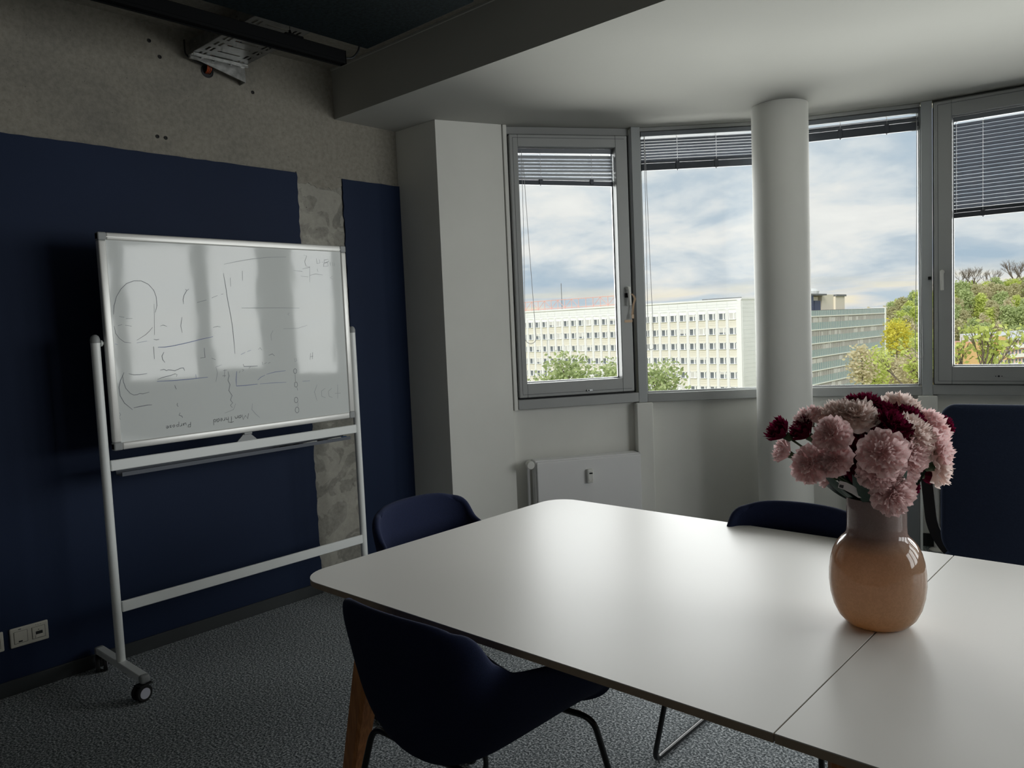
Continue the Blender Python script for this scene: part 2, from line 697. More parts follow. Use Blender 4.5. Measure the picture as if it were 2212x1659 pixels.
outer = off_arc(0.22)
room_poly = [(-0.2, -2.7), (-0.2, 3.4), (0.30, 3.9)] + outer + [(7.0, -2.7)]
struct(MB().prism(room_poly, -0.15, 0.0).build('floor', 'carpet'))
low_poly = [(-0.2, YB), (-0.2, 3.5), (0.2, 4.0)] + outer[:-1] + [(7.02, YB)]
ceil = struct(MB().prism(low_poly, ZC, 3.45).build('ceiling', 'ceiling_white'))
struct(MB().box(-0.2, 7.02, -2.7, YB - 0.001, ZS, 3.45).build('ceiling_slab', 'concrete'))
MB().box(0.002, 6.8, YB - 0.012, YB - 0.002, ZS - 0.012, ZS - 0.001).build('joint_strip', 'ceiling_white', ceil)

# left wall: raw concrete with navy plaster panels in front, bare strip between
wl = struct(MB().box(-0.2, 0.0, -2.7, 3.45, 0.0, ZS).build('wall_left', 'concrete'))


def ragged(y0, y1, z0, z1, rag0, rag1, seed):
    rnd = random.Random(seed)
    pts = []
    n = int((z1 - z0) / 0.028)
    for i in range(n + 1):
        z = z0 + (z1 - z0) * i / n
        pts.append((y0 + (rnd.uniform(-1, 1) * 0.0045 if rag0 and 0 < i < n else 0), z))
    ny = int((y1 - y0) / 0.05)
    for i in range(1, ny):
        pts.append((y0 + (y1 - y0) * i / ny, z1 + rnd.uniform(-1, 1) * 0.0018))
    for i in range(n, -1, -1):
        z = z0 + (z1 - z0) * i / n
        pts.append((y1 + (rnd.uniform(-1, 1) * 0.0045 if rag1 and 0 < i < n else 0), z))
    return pts


M_YZ = Matrix(((0, 0, 1, 0), (1, 0, 0, 0), (0, 1, 0, 0), (0, 0, 0, 1)))       # (a,b,c) -> x=c, y=a, z=b
MB().prism(ragged(-2.69, 2.603, 0.0, 2.507, False, True, 3), 0.0005, 0.013, M=M_YZ).build('plaster_panel', 'navy_wall', wl)
MB().prism(ragged(2.921, 3.3745, 0.0, 2.507, True, False, 4), 0.0005, 0.013, M=M_YZ).build('plaster_panel', 'navy_wall', wl)
MB().prism(ragged(2.604, 2.920, 0.0, 2.455, True, True, 5), 0.0003, 0.004, M=M_YZ).build('concrete_strip', 'rough_concrete', wl, label='bare rough concrete strip')
# light mortar smear along the top of the bare strip
rs = random.Random(11)
sm = [(2.604 + 0.316 * i / 16, 2.516 + rs.uniform(-0.006, 0.004)) for i in range(17)] + [(2.920 - 0.316 * i / 16, 2.452 + rs.uniform(-0.022, 0.012)) for i in range(17)]
MB().prism(sm, 0.0003, 0.007, M=M_YZ).build('mortar_smear', 'concrete', wl)
for y, z in ((1.808, 2.596), (1.85, 2.595), (1.85, 2.999), (1.802, 3.068), (2.36, 2.92)):
    mb = MB()
    M = Matrix.Translation((0.0, y, z)) @ Matrix.Rotation(pi / 2, 4, 'Y')
    mb.lathe([(0.0095, 0.0), (0.0095, 0.003), (0.006, 0.0032), (0.0045, 0.001)], 10, M=M)
    mb.build('anchor_hole', 'rubber', wl)
struct(MB().rbox(0.0132, 0.026, -2.69, 2.603, 0.0, 0.068, 0.003, 1).build('baseboard_left', 'dark_trim'))

# pier between the left wall and the windows
pin = [(0.0005, 3.375), (0.382, 3.375), (0.561, 3.790), (0.39, 3.92), (0.0005, 3.92)]
struct(MB().prism(pin, 0.0, ZC - 0.0005).build('wall_pier', 'white_wall'))
struct(MB().box(6.81, 7.0, -2.7, 2.93, 0.0, ZS).build('wall_right', 'grey_wall'))
struct(MB().box(-0.2, 7.0, -2.9, -2.7, 0.0, ZS).build('wall_back', 'grey_wall'))

# parapet under the windows, as one curved wall
inn, out_ = off_arc(0.045), off_arc(0.24)
vs, fs = [], []
for (a, b) in zip(inn, out_):
    vs += [(a[0], a[1], 0.0), (b[0], b[1], 0.0), (b[0], b[1], 1.012), (a[0], a[1], 1.012)]
for i in range(len(inn) - 1):
    o, p = 4 * i, 4 * i + 4
    for k in range(4):
        fs.append((o + k, o + (k + 1) % 4, p + (k + 1) % 4, p + k))
fs += [(0, 1, 2, 3), tuple(4 * (len(inn) - 1) + k for k in (3, 2, 1, 0))]
struct(MB().add(vs, fs).build('wall_window', 'white_wall'))
i2, o2 = off_arc(0.022), off_arc(0.044)
vs, fs = [], []
for (a, b) in zip(i2, o2):
    vs += [(a[0], a[1], 0.0), (b[0], b[1], 0.0), (b[0], b[1], 0.10), (a[0], a[1], 0.10)]
for i in range(len(inn) - 1):
    o, p = 4 * i, 4 * i + 4
    for k in range(4):
        fs.append((o + k, o + (k + 1) % 4, p + (k + 1) % 4, p + k))
struct(MB().add(vs, fs).build('baseboard_window', 'dark_trim'))

# round column in the bay and its twin further along the curve
for nm, th in (('column', 121.8), ('column', 64.0)):
    cx, cy = FO.x + 3.0 * cos(radians(th)), FO.y + 3.0 * sin(radians(th))
    mb = MB().lathe([(0.17, 0.0), (0.17, ZC - 0.001)], 64)
    o = mb.build('trim_column', 'white_wall', smooth='auto', loc=(cx, cy, 0.0))
    struct(o)

# mullions on the curve and the boxed posts below them
for k in range(10):
    d = (PK[k] - FO).normalized()
    ang = atan2(d.y, d.x) - pi / 2
    e = sempty('trim_mullion', (PK[k].x, PK[k].y, 0), ang)
    w = 0.031
    if k:
        MB().rbox(-w, w, -0.012, 0.075, 1.0, ZC - 0.001, 0.003, 1).build('mullion', 'mullion_grey', e)
        MB().rbox(-0.056, 0.056, -0.045, 0.046, 0.10, 0.999, 0.004, 1).build('boxed_post', 'white_wall', e)
    else:
        MB().rbox(0.0, 0.026, -0.012, 0.075, 1.0, ZC - 0.001, 0.003, 1).build('jamb_strip', 'white_wall', e)


def frame_mb(x0, x1, z0, z1, w, y0, y1, wb=None, wt=None):
    """rectangular frame with mitred look: four bars"""
    wb = w if wb is None else wb
    wt = w if wt is None else wt
    mb = MB()
    mb.rbox(x0, x0 + w, y0, y1, z0, z1, 0.003, 1)
    mb.rbox(x1 - w, x1, y0, y1, z0, z1, 0.003, 1)
    mb.rbox(x0 + w - 0.002, x1 - w + 0.002, y0 + 0.0003, y1 - 0.0003, z0, z0 + wb, 0.003, 1)
    mb.rbox(x0 + w - 0.002, x1 - w + 0.002, y0 + 0.0003, y1 - 0.0003, z1 - wt, z1, 0.003, 1)
    return mb


def bead_mb(x0, x1, z0, z1, y, w=0.006):
    mb = MB()
    mb.box(x0, x0 + w, y, y + 0.012, z0, z1)
    mb.box(x1 - w, x1, y, y + 0.012, z0, z1)
    mb.box(x0, x1, y, y + 0.012, z0, z0 + w * 1.4)
    mb.box(x0, x1, y, y + 0.012, z1 - w, z1)
    return mb


def handle(e, x, z, tilt=0.0):
    M = Matrix.Translation((x, -0.022, z)) @ Matrix.Rotation(pi / 2, 4, 'X')
    h = MB()
    h.lathe([(0.014, 0.0), (0.014, 0.008), (0.010, 0.010), (0.010, 0.034)], 14, M=M)
    h.tube(fillet([(x, -0.046, z + 0.008), (x, -0.050, z - 0.02), (x + tilt, -0.052, z - 0.115)], 0.02, 4), [0.011] * 6 + [0.010, 0.008], 10)
    return h.build('window_handle', 'plastic_white', e, 'auto')


WIN = []
for k in range(9):
    a, c, n = chord_frame(k)
    e = sempty('window_%d' % (k + 1), (a.x, a.y, 0.0), atan2(c.y, c.x))
    WIN.append(e)
    xl, xr = 0.032, CH - 0.032
    op = k in (0, 3, 6)
    # fixed outer frame
    fb = 0.985
    if op:
        MB().rbox(xl, xr, -0.008, 0.10, fb + 0.02, 1.070, 0.003, 1).rbox(xl, xr, 0.035, 0.10, 2.812, ZC - 0.001, 0.003, 1).rbox(xl - 0.002, xl + 0.006, 0.03, 0.10, 1.07, 2.82, 0.002, 1).rbox(xr - 0.006, xr + 0.002, 0.03, 0.10, 1.07, 2.82, 0.002, 1).build('outer_frame', 'window_grey', e)
        MB().box(xl + 0.006, xr - 0.006, 0.032, 0.098, 1.0701, 1.090).box(xl + 0.006, xr - 0.006, 0.036, 0.098, 2.796, 2.8115).box(xr - 0.03, xr - 0.006, 0.036, 0.098, 1.09, 2.80).build('sash_gap_shade', 'flat_black', e)  # black strips paint the shadow gap around the proud sash
        s0, s1 = (xl + 0.007, 0.850) if k == 0 else (0.042, xr - 0.012)
        z0, z1 = (1.084, 2.798) if k == 0 else (1.074, 2.842)
        gl = (0.095, 0.766, 1.176, 2.722) if k == 0 else (0.142, 0.782, 1.185, 2.744)
        sash = MB()
        sash.rbox(s0, gl[0], -0.020, 0.085, z0, z1, 0.004, 1).rbox(gl[1], s1, -0.020, 0.085, z0, z1, 0.004, 1)
        sash.rbox(gl[0] - 0.002, gl[1] + 0.002, -0.0195, 0.0845, z0, gl[2], 0.004, 1).rbox(gl[0] - 0.002, gl[1] + 0.002, -0.0195, 0.0845, gl[3], z1, 0.004, 1)
        so_ = sash.build('sash', 'window_grey', e)
        MB().box(s0 + 0.022, s0 + 0.024, -0.0206, -0.0199, z0 + 0.02, z1 - 0.02).box(s0 + 0.022, s1 - 0.02, -0.0206, -0.0199, z0 + 0.019, z0 + 0.021).box(s0 + 0.022, s1 - 0.02, -0.0206, -0.0199, z1 - 0.022, z1 - 0.020).build('profile_groove', 'dark_trim', so_)
        bead_mb(gl[0], gl[1], gl[2], gl[3], 0.055).build('glazing_bead', 'chrome_bead', so_)
        MB().box(gl[0], gl[1], 0.062, 0.068, gl[2], gl[3]).build('pane', 'window_glass', e)
    else:
        gl = (xl + 0.004, xr - 0.004, 1.072, 2.832)
        MB().rbox(xl, xr, -0.004, 0.10, fb + 0.015, 1.060, 0.003, 1).rbox(xl, xr, 0.02, 0.10, 2.835, ZC - 0.001, 0.003, 1).rbox(xl - 0.003, xl + 0.004, 0.02, 0.10, 1.06, 2.84, 0.002, 1).rbox(xr - 0.004, xr + 0.003, 0.02, 0.10, 1.06, 2.84, 0.002, 1).build('outer_frame', 'window_grey', e)
        bead_mb(xl + 0.003, xr - 0.003, 1.060, 2.836, 0.04, 0.008).build('glazing_bead', 'chrome_bead', e)
        MB().box(xl, xr, 0.056, 0.062, 1.06, 2.838).build('pane', 'window_glass', e)
    if k == 0:
        handle(e, 0.820, 1.783, 0.004)
        MB().rbox(0.800, 0.822, -0.034, -0.0195, 1.722, 1.752, 0.002, 1).build('lock_block', 'black_plastic', e)
        MB().rbox(0.505, 0.545, -0.030, -0.0195, 1.101, 1.116, 0.003, 2).build('latch_cover', 'chrome_bead', e)
        MB().rbox(0.512, 0.522, -0.033, -0.029, 1.105, 1.113, 0.001, 1).build('latch_slot', 'flat_black', e)
    if k == 3:
        handle(e, 0.088, 1.785, 0.002)
        MB().rbox(0.008, 0.026, -0.026, -0.0125, 1.742, 1.762, 0.002, 1).build('lock_block', 'black_plastic', e)
        mb = MB()
        for dx, r in ((-0.016, 0.003), (0.0, 0.006), (0.016, 0.003)):
            mb.lathe([(r, 0.0), (r, 0.0015)], 10, M=Matrix.Translation((0.392 + dx, -0.0195, 1.125)) @ Matrix.Rotation(pi / 2, 4, 'X'))
        mb.build('drain_hole', 'flat_black', e)


def ribbon(pts, w, axis, th=0.0008):
    mb = MB()
    ax = Vector(axis).normalized() * w / 2
    vs = []
    for p in pts:
        p = Vector(p)
        vs += [p - ax, p + ax]
    fs = [(2 * i, 2 * i + 1, 2 * i + 3, 2 * i + 2) for i in range(len(pts) - 1)]
    mb.add(vs, fs)
    off = Vector((0, -th, 0))
    mb.add([v + off for v in vs], [tuple(reversed(f)) for f in fs])
    return mb


e = WIN[0]
tp = thing('adhesive_tape', 'peeling beige tape strip hanging from the handle of the left window', 'tape', e.location, e.rotation_euler.z)
ribbon([(0.832, -0.060, 1.745), (0.846, -0.062, 1.732), (0.858, -0.058, 1.71), (0.848, -0.052, 1.675), (0.842, -0.05, 1.63), (0.838, -0.048, 1.60)], 0.014, (1, -0.4, 0)).build('tape_strip', 'tape', tp, True)
MB().rbox(0.830, 0.848, -0.056, -0.053, 1.578, 1.606, 0.001, 1).build('tape_end', 'tape', tp)
tp = thing('adhesive_tape', 'short beige tape stuck across the sash edge below the left window handle', 'tape', e.location, e.rotation_euler.z)
MB().rbox(0.792, 0.8495, -0.0215, -0.0203, 1.553, 1.571, 0.0004, 1).build('tape_strip', 'tape', tp)
ribbon([(0.850, -0.021, 1.568), (0.8525, 0.0, 1.560), (0.853, 0.012, 1.545), (0.8515, 0.02, 1.53)], 0.018, (0, 0.5, 1)).build('tape_end', 'tape', tp, True)


# ------------------------------------------------------------------ blinds
def slat_mesh(L, mt='slat_metal'):
    mb = MB()
    prof = [(-0.0125, -0.0012), (-0.006, 0.0006), (0.0, 0.0012), (0.006, 0.0006), (0.0125, -0.0012)]
    vs = []
    for x in (0.0, L):
        vs += [(x, y, z) for y, z in prof]
        vs += [(x, y, z - 0.0005) for y, z in reversed(prof)]
    n = 10
    fs = [(i, (i + 1) % n, n + (i + 1) % n, n + i) for i in range(n)] + [tuple(range(n - 1, -1, -1)), tuple(range(n, 2 * n))]
    return mb.add(vs, fs).mesh('slat', mt)


def blind(k, x0, x1, zt, zb, n, y, label, cords, tilt, head=0.030, skew=0.0, stack=0, loop=None, packed=4, rail=0.030, mt='slat_metal'):
    w = WIN[k]
    t = thing('window_blind', label, 'blind', w.location, w.rotation_euler.z, 'venetian blinds of the bay windows')
    L = x1 - x0
    MB().rbox(x0, x1, y - 0.013, y + 0.013, zt - head, zt, 0.002, 1).build('headrail', 'slat_metal', t)
    br = MB().rbox(0, L, -0.011, 0.011, -rail / 2, rail / 2, 0.003, 1).build('bottom_rail', 'rail_dark', t, loc=(x0, y, zb + rail / 2), rot=(0, skew, 0))
    me = slat_mesh(L, mt)
    zp = zb + rail + 0.003
    for i in range(packed):
        link('slat', me, t, (x0, y, zp + 0.0008 * i), (random.uniform(-0.03, 0.03), skew, 0))
    top, bot = zt - head - 0.022, zp + 0.0008 * packed + 0.010
    for i in range(n):
        z = top - (top - bot) * i / max(n - 1, 1) if stack == 0 else (bot + 0.006 + 0.0045 * i)
        sk = skew * max(0.0, (i - n + 3)) / 3.0
        link('slat', me, t, (x0, y, z), (tilt + random.uniform(-0.03, 0.03), sk, 0))
    for f in cords:
        x = x0 + L * f
        mb = MB()
        for yy in (y - 0.0145, y + 0.0145):
            mb.tube([(x, yy, zt - head), (x, yy, zb + rail)], 0.0016, 5)
        mb.build('ladder_cord', 'ladder_white', t)
        if 0.06 < f < 0.97:
            MB().rbox(x - 0.013, x + 0.013, y - 0.016, y + 0.013, zb - 0.002, zb + rail + 0.003, 0.003, 1).tube([(x, y, zb - 0.007), (x, y, zb)], 0.003, 6).build('rail_clip', 'rail_dark', t)
    if loop:
        MB().tube(loop, 0.0018, 6).build('pull_cord', 'cord_grey', t, True)
    return t


def cord_loop(x, w, y, zt, zb, n=18):
    pts = [(x - w * 0.1, y, zt)]
    for i in range(1, n):
        s = i / n
        pts.append((x - w * 0.12 - w * 0.38 * s ** 1.5, y - 0.01 * s, zt - (zt - zb - w / 2) * s))
    for i in range(9):
        a = pi + pi * i / 8
        pts.append((x + w * 0.5 * cos(a), y - 0.012, zb + w * 0.5 + w * 0.5 * sin(a)))
    for i in range(n - 1, 0, -1):
        s = i / n
        pts.append((x + w * 0.5 * s ** 1.2, y - 0.01 * s, zt - (zt - zb - w / 2) * s))
    return pts


blind(0, 0.099, 0.762, 2.718, 2.487, 7, 0.036, 'short pale blind of seven slats at the top of the left window', (0.03, 0.235, 0.77, 0.975), radians(72), skew=0.02, mt='slat_pale', loop=cord_loop(0.135, 0.075, 0.012, 2.70, 1.44))
blind(1, 0.040, CH - 0.040, 2.830, 2.574, 8, 0.028, 'blind of eight slats left of the round column, at the top of the window', (0.03, 0.29, 0.60, 0.97), radians(-29), packed=14, rail=0.045, loop=cord_loop(0.065, 0.04, 0.0, 2.80, 1.36))
blind(2, 0.040, CH - 0.040, 2.830, 2.694, 2, 0.028, 'fully raised stacked blind right of the round column', (0.03, 0.45, 0.78, 0.985), radians(-22), stack=0, packed=20, rail=0.052, loop=cord_loop(0.868, 0.045, 0.0, 2.80, 1.24))
blind(3, 0.148, 0.776, 2.740, 2.118, 24, 0.036, 'half lowered blind of many slats in the rightmost window', (0.025, 0.25, 0.75, 0.975), radians(-43))

# ------------------------------------------------------------------ radiators


def radiator(k, x0, x1, z0, z1, label, valve=None, meter=None, pipe=None):
    w = WIN[k]
    t = thing('radiator', label, 'radiator', w.location, w.rotation_euler.z, 'flat radiators under the windows')
    MB().rbox(x0, x1, -0.112, -0.098, z0, z1 - 0.012, 0.006, 2).build('front_panel', 'radiator_white', t)
    MB().rbox(x0 + 0.012, x1 - 0.012, -0.094, -0.010, z0 + 0.02, z1 - 0.02, 0.004, 1).build('convector', 'radiator_white', t)
    MB().rbox(x0 + 0.004, x1 + 0.006, -0.094, 0.0, z1 - 0.016, z1 - 0.002, 0.003, 1).build('top_grille', 'radiator_white', t)
    MB().rbox(x1 - 0.010, x1 + 0.006, -0.094, 0.0, z0 + 0.005, z1 - 0.002, 0.003, 1).build('side_cover', 'radiator_white', t)
    MB().rbox(x0 - 0.006, x0 + 0.008, -0.094, 0.0, z0 + 0.005, z1 - 0.002, 0.003, 1).build('side_cover', 'radiator_white', t)
    for x in (x0 + 0.10, x1 - 0.10):
        MB().rbox(x - 0.018, x + 0.018, -0.075, -0.03, 0.05, z0 + 0.03, 0.003, 1).rbox(x - 0.012, x + 0.012, -0.068, -0.037, 0.0, 0.055, 0.002, 1).build('foot', 'radiator_white', t)
    if valve:
        x, z = valve
        M = Matrix.Translation((x + 0.004, -0.07, z)) @ Matrix.Rotation(pi / 2, 4, 'X') @ Matrix.Rotation(0.0, 4, 'Z')
        MB().lathe([(0.018, -0.02), (0.022, -0.012), (0.026, 0.0), (0.027, 0.045), (0.024, 0.052), (0.0, 0.053)], 24, M=M).build('thermostat_valve', 'plastic_white', t, 'auto')
        MB().tube(fillet([(x + 0.004, -0.055, z), (x + 0.004, -0.045, z - 0.05), (x + 0.002, -0.045, 0.0)], 0.02), 0.009, 10).build('pipe', 'radiator_white', t, True)
        MB().tube([(x + 0.0, -0.045, z), (x0 + 0.02, -0.045, z)], 0.010, 10).build('valve_body', 'chrome_bead', t, True)
    if pipe:
        px_, = pipe
        MB().tube([(px_, -0.06, 0.006), (px_, -0.06, z1 - 0.05)], 0.0165, 16).tube([(px_, -0.06, z1 - 0.06), (x0 + 0.02, -0.06, z1 - 0.06)], 0.012, 12).build('pipe', 'radiator_white', t, 'auto')
        MB().lathe([(0.045, 0.0), (0.045, 0.006), (0.034, 0.014), (0.018, 0.018)], 24, M=Matrix.Translation((px_, -0.06, 0.0))).build('pipe_collar', 'plastic_white', t, 'auto')
    if meter:
        x, z = meter
        m = thing('heat_meter', 'small white heat meter with dark display on the left radiator', 'meter', w.location, w.rotation_euler.z)
        MB().rbox(x - 0.021, x + 0.021, -0.140, -0.1125, z - 0.047, z + 0.047, 0.008, 3).build('meter_case', 'plastic_white', m)
        MB().rbox(x - 0.009, x + 0.014, -0.1412, -0.1385, z + 0.014, z + 0.024, 0.0008, 1).build('display', 'display_black', m)
        MB().tube([(x + 0.013 * cos(a), -0.1402, z - 0.018 + 0.018 * sin(a)) for a in [pi + pi * i / 8 for i in range(9)]], 0.0012, 5).build('cover_ridge', 'plastic_cream', m)
    return t


radiator(0, 0.112, 0.842, 0.14, 0.672, 'white flat radiator with thermostat under the left window', valve=(0.066, 0.648), meter=(0.471, 0.546))
radiator(3, 0.100, 0.840, 0.150, 0.650, 'white radiator on feet under the rightmost window, behind the office chair', pipe=(0.056,))

# slim free-standing grey panel behind the vase
p = at(1963, 1100, 5.0)
t = thing('floor_panel', 'slim grey panel with a white right edge standing on the floor behind the vase', 'panel', (p.x, p.y, 0), radians(24))
MB().rbox(-0.22, 0.062, -0.02, 0.02, 0.012, 0.80, 0.004, 1).build('panel_board', 'cabinet_grey', t)
MB().rbox(0.0625, 0.078, -0.024, 0.024, 0.0, 0.81, 0.003, 1).build('edge_post', 'steel_white', t, label='white edge post')
MB().rbox(-0.20, -0.15, -0.12, 0.12, 0.0, 0.0115, 0.002, 1).rbox(0.02, 0.06, -0.12, 0.12, 0.0, 0.0115, 0.002, 1).build('foot_plate', 'cabinet_grey', t)

# ------------------------------------------------------------------ overhead
t = thing('cable_tray', 'perforated galvanised cable tray running out of the concrete wall', 'cable tray', (0, 2.13, 3.03))


def perforated(mb, x0, x1, y0, y1, z, hole, nx, ny, th=0.0016, M=None):
    for i in range(nx):
        for j in range(ny):
            if hole(i, j):
                continue
            mb.box(x0 + (x1 - x0) * i / nx, x0 + (x1 - x0) * (i + 1) / nx, y0 + (y1 - y0) * j / ny, y0 + (y1 - y0) * (j + 1) / ny, z, z + th, M=M)
    return mb


def bottom_holes(i, j):
    a = i % 14
    if j in (2, 4, 19, 21):
        return a % 7 in (1, 2, 3, 4)
    if 7 <= j <= 16:
        return a in (3, 9)
    if j in (11, 12):
        return a == 6
    return False


perforated(MB(), 0.06, 2.6, -0.147, 0.147, 0.0, bottom_holes, 196, 24).build('tray_bottom', 'galvanised', t)
for s in (-1, 1):
    M = Matrix.Translation((0, s * 0.149, 0)) @ Matrix.Rotation(pi / 2, 4, 'X')
    perforated(MB(), 0.06, 2.6, 0.0, 0.062, -0.0008, lambda i, j: j in (2, 5) and (i + (2 if j == 5 else 0)) % 5 == 0, 150, 8, M=M).build('tray_side', 'galvanised', t)
mb = MB().rbox(0.045, 0.100, -0.150, 0.155, -0.006, -0.0008, 0.001, 1).rbox(0.045, 0.062, -0.150, 0.155, -0.022, -0.006, 0.002, 1)
mb.rbox(0.095, 0.100, -0.150, 0.155, -0.018, -0.006, 0.001, 1)
mb.build('cross_bracket', 'zinc_bright', t)
mb = MB()
for a in ((0.002, 0.024, -0.088, 0.0), (0.038, 0.062, -0.088, 0.0), (0.024, 0.038, -0.088, -0.062), (0.024, 0.038, -0.032, 0.0)):
    mb.box(a[0], a[1], 0.152, 0.156, a[2], a[3])
mb.add([(0.064, -0.150, -0.008), (0.064, 0.152, -0.002), (0.064, 0.152, -0.086), (0.064, -0.150, -0.016), (0.060, -0.150, -0.008), (0.060, 0.152, -0.002), (0.060, 0.152, -0.086), (0.060, -0.150, -0.016)], [(3, 2, 1, 0), (4, 5, 6, 7), (0, 1, 5, 4), (2, 3, 7, 6), (1, 2, 6, 5), (3, 0, 4, 7)])
mb.build('end_plate', 'zinc_bright', t)
for y in (-0.09, -0.02, 0.07):
    MB().lathe([(0.008, -0.014), (0.008, -0.006), (0.004, -0.005)], 6, M=Matrix.Translation((0.075, y, 0))).build('bolt', 'galvanised', t)
MB().tube(fillet([(0.03, -0.160, 0.075), (0.03, -0.160, 0.0), (0.03, -0.10, -0.025), (0.03, 0.0, -0.03)], 0.02), 0.004, 6).build('support_rod', 'flat_black', t, True)
t = thing('cable_bundle', 'orange and black cables dropping from the tray into a wall hole', 'cables', (0, 2.10, 2.98))
MB().lathe([(0.034, 0.0), (0.034, 0.0035), (0.030, 0.0036), (0.028, 0.001)], 20, M=Matrix.Translation((0.0005, 0.0, 0.0)) @ Matrix.Rotation(pi / 2, 4, 'Y')).build('wall_hole', 'flat_black', t)
for i, (dy, m) in enumerate(((-0.016, 'cable_orange'), (-0.005, 'cable_orange'), (0.006, 'cable_orange'), (0.016, 'cable_black'), (0.0, 'cable_black'))):
    MB().tube(fillet([(0.005, dy * 0.7, -0.012), (0.035, dy * 0.8, 0.0), (0.042, dy, 0.03), (0.07, dy, 0.075), (0.5, dy, 0.06)], 0.03, 5), 0.0045, 7).build('cable', m, t, True)

t = thing('linear_pendant', 'long black linear pendant lamp hanging in front of the cable tray', 'lamp', (0.70, 1.2, 2.915))
mb = MB().rbox(-0.026, 0.026, -2.2, 1.265, 0.012, 0.066, 0.003, 1)
mb.build('lamp_body', 'lamp_black', t)
MB().box(-0.026, -0.022, -2.19, 1.262, 0.0, 0.0118).box(0.022, 0.026, -2.19, 1.262, 0.0, 0.0118).box(-0.0219, 0.0219, -2.19, 1.262, 0.006, 0.0118).build('diffuser_channel', 'lamp_black', t)
MB().rbox(-0.026, 0.026, 1.2655, 1.269, 0.0, 0.066, 0.001, 1).build('end_cap', 'lamp_black', t)
MB().rbox(-0.018, 0.018, 0.93, 1.03, 0.0665, 0.078, 0.003, 1).tube([(0, 0.965, 0.078), (0, 0.965, 0.098)], [0.010, 0.004], 8).build('hanger', 'lamp_black', t)
MB().tube([(0, 0.965, 0.095), (0, 0.965, 0.244)], 0.0016, 6).build('suspension_wire', 'cable_black', t)
MB().tube(fillet([(0, 1.268, 0.035), (0, 1.325, 0.045), (0.0, 1.375, 0.10), (0.005, 1.375, 0.20), (0.005, 1.36, 0.244)], 0.05, 6), 0.0055, 8).build('lamp_cable', 'cable_black', t, True)
t = thing('acoustic_panel', 'dark felt acoustic panel hung flat below the concrete ceiling', 'panel', (0.815, 2.535, 2.976))
MB().rbox(0.0, 0.76, -2.4, 0.0, 0.0, 0.048, 0.010, 2).build('felt_board', 'acoustic_felt', t)
for x in (0.15, 0.62):
    for y in (-0.2, -1.6):
        MB().tube([(x, y, 0.048), (x, y, 0.183)], 0.003, 6).build('suspension_wire', 'cable_black', t)

# ------------------------------------------------------------------ wall sockets


def socket_plate(y0, y1, label, first):
    t = thing('wall_socket', label, 'socket', (0.0132, (y0 + y1) / 2, 0.255), 0, 'wall sockets')
    h = (y1 - y0) / 2
    MB().rbox(0.0, 0.011, -h, h, -0.0445, 0.0445, 0.005, 2).build('cover_frame', 'plastic_cream', t)
    for s in (-1, 1):
        yc = s * 0.036
        MB().rbox(0.0105, 0.0128, yc - 0.0255, yc + 0.0255, -0.0265, 0.0255, 0.0012, 1).build('insert', 'plastic_cream', t)
        g = MB()
        for a in ((yc - 0.0275, yc + 0.0275, 0.0258, 0.0268), (yc - 0.0275, yc + 0.0275, -0.0280, -0.0268), (yc - 0.0275, yc - 0.0262, -0.028, 0.0268), (yc + 0.0262, yc + 0.0275, -0.028, 0.0268)):
            g.box(0.0108, 0.0113, a[0], a[1], a[2], a[3])
        g.build('joint_line', 'dark_trim', t)
    if first:
        MB().rbox(0.0125, 0.0135, -0.046, -0.030, -0.0225, -0.0165, 0.0006, 1).build('cable_slot', 'flat_black', t)
        mb = MB().rbox(0.0122, 0.0134, 0.024, 0.052, -0.009, 0.005, 0.0008, 1)
        mb.build('port_recess', 'flat_black', t)
        MB().add([(0.0136, 0.024, -0.009), (0.0136, 0.052, -0.009), (0.0168, 0.054, -0.022), (0.0168, 0.022, -0.022), (0.0129, 0.024, -0.0095), (0.0129, 0.052, -0.0095), (0.0129, 0.054, -0.022), (0.0129, 0.022, -0.022)], [(3, 2, 1, 0), (0, 1, 5, 4), (1, 2, 6, 5), (2, 3, 7, 6), (3, 0, 4, 7)]).build('port_hood', 'plastic_cream', t)
        MB().lathe([(0.002, 0.0), (0.002, 0.0012)], 8, M=Matrix.Translation((0.0127, 0.036, 0.012)) @ Matrix.Rotation(pi / 2, 4, 'Y')).build('status_dot', 'flat_black', t)
        MB().box(0.0109, 0.0115, -0.044, -0.032, 0.034, 0.037).box(0.0109, 0.0115, 0.026, 0.028, 0.034, 0.037).box(0.0109, 0.0115, 0.034, 0.038, 0.0345, 0.0365).box(0.0109, 0.0115, 0.044, 0.046, 0.034, 0.037).build('printed_mark', 'paper_print', t)


socket_plate(0.967, 1.122, 'cream double network socket plate low on the navy wall', True)
socket_plate(0.788, 0.943, 'second cream socket plate cut by the left edge of the picture', False)

# ------------------------------------------------------------------ mobile whiteboard
wb = thing('mobile_whiteboard', 'mobile whiteboard on a white wheeled stand with faint marker scribbles', 'whiteboard', (0.32, 2.01, 0))
Y0, Y1, Z0, Z1 = -0.655, 0.663, 1.076, 2.05
MB().box(-0.006, 0.0195, Y0 + 0.012, Y1 - 0.012, Z0 + 0.012, Z1 - 0.012).build('board_surface', 'whiteboard_enamel', wb, loc=(0, 0, 0))
fr = 0.033
MB().rbox(-0.008, 0.026, Y0 + 0.035, Y1 - 0.035, Z1 - fr, Z1, 0.006, 3).box(0.020, 0.0267, Y0 + 0.035, Y1 - 0.035, Z1 - fr * 0.62, Z1 - fr * 0.55).build('frame_rail', 'aluminium', wb, 'auto')
MB().rbox(-0.008, 0.026, Y0 + 0.035, Y1 - 0.035, Z0, Z0 + fr, 0.006, 3).build('frame_rail', 'aluminium', wb, 'auto')
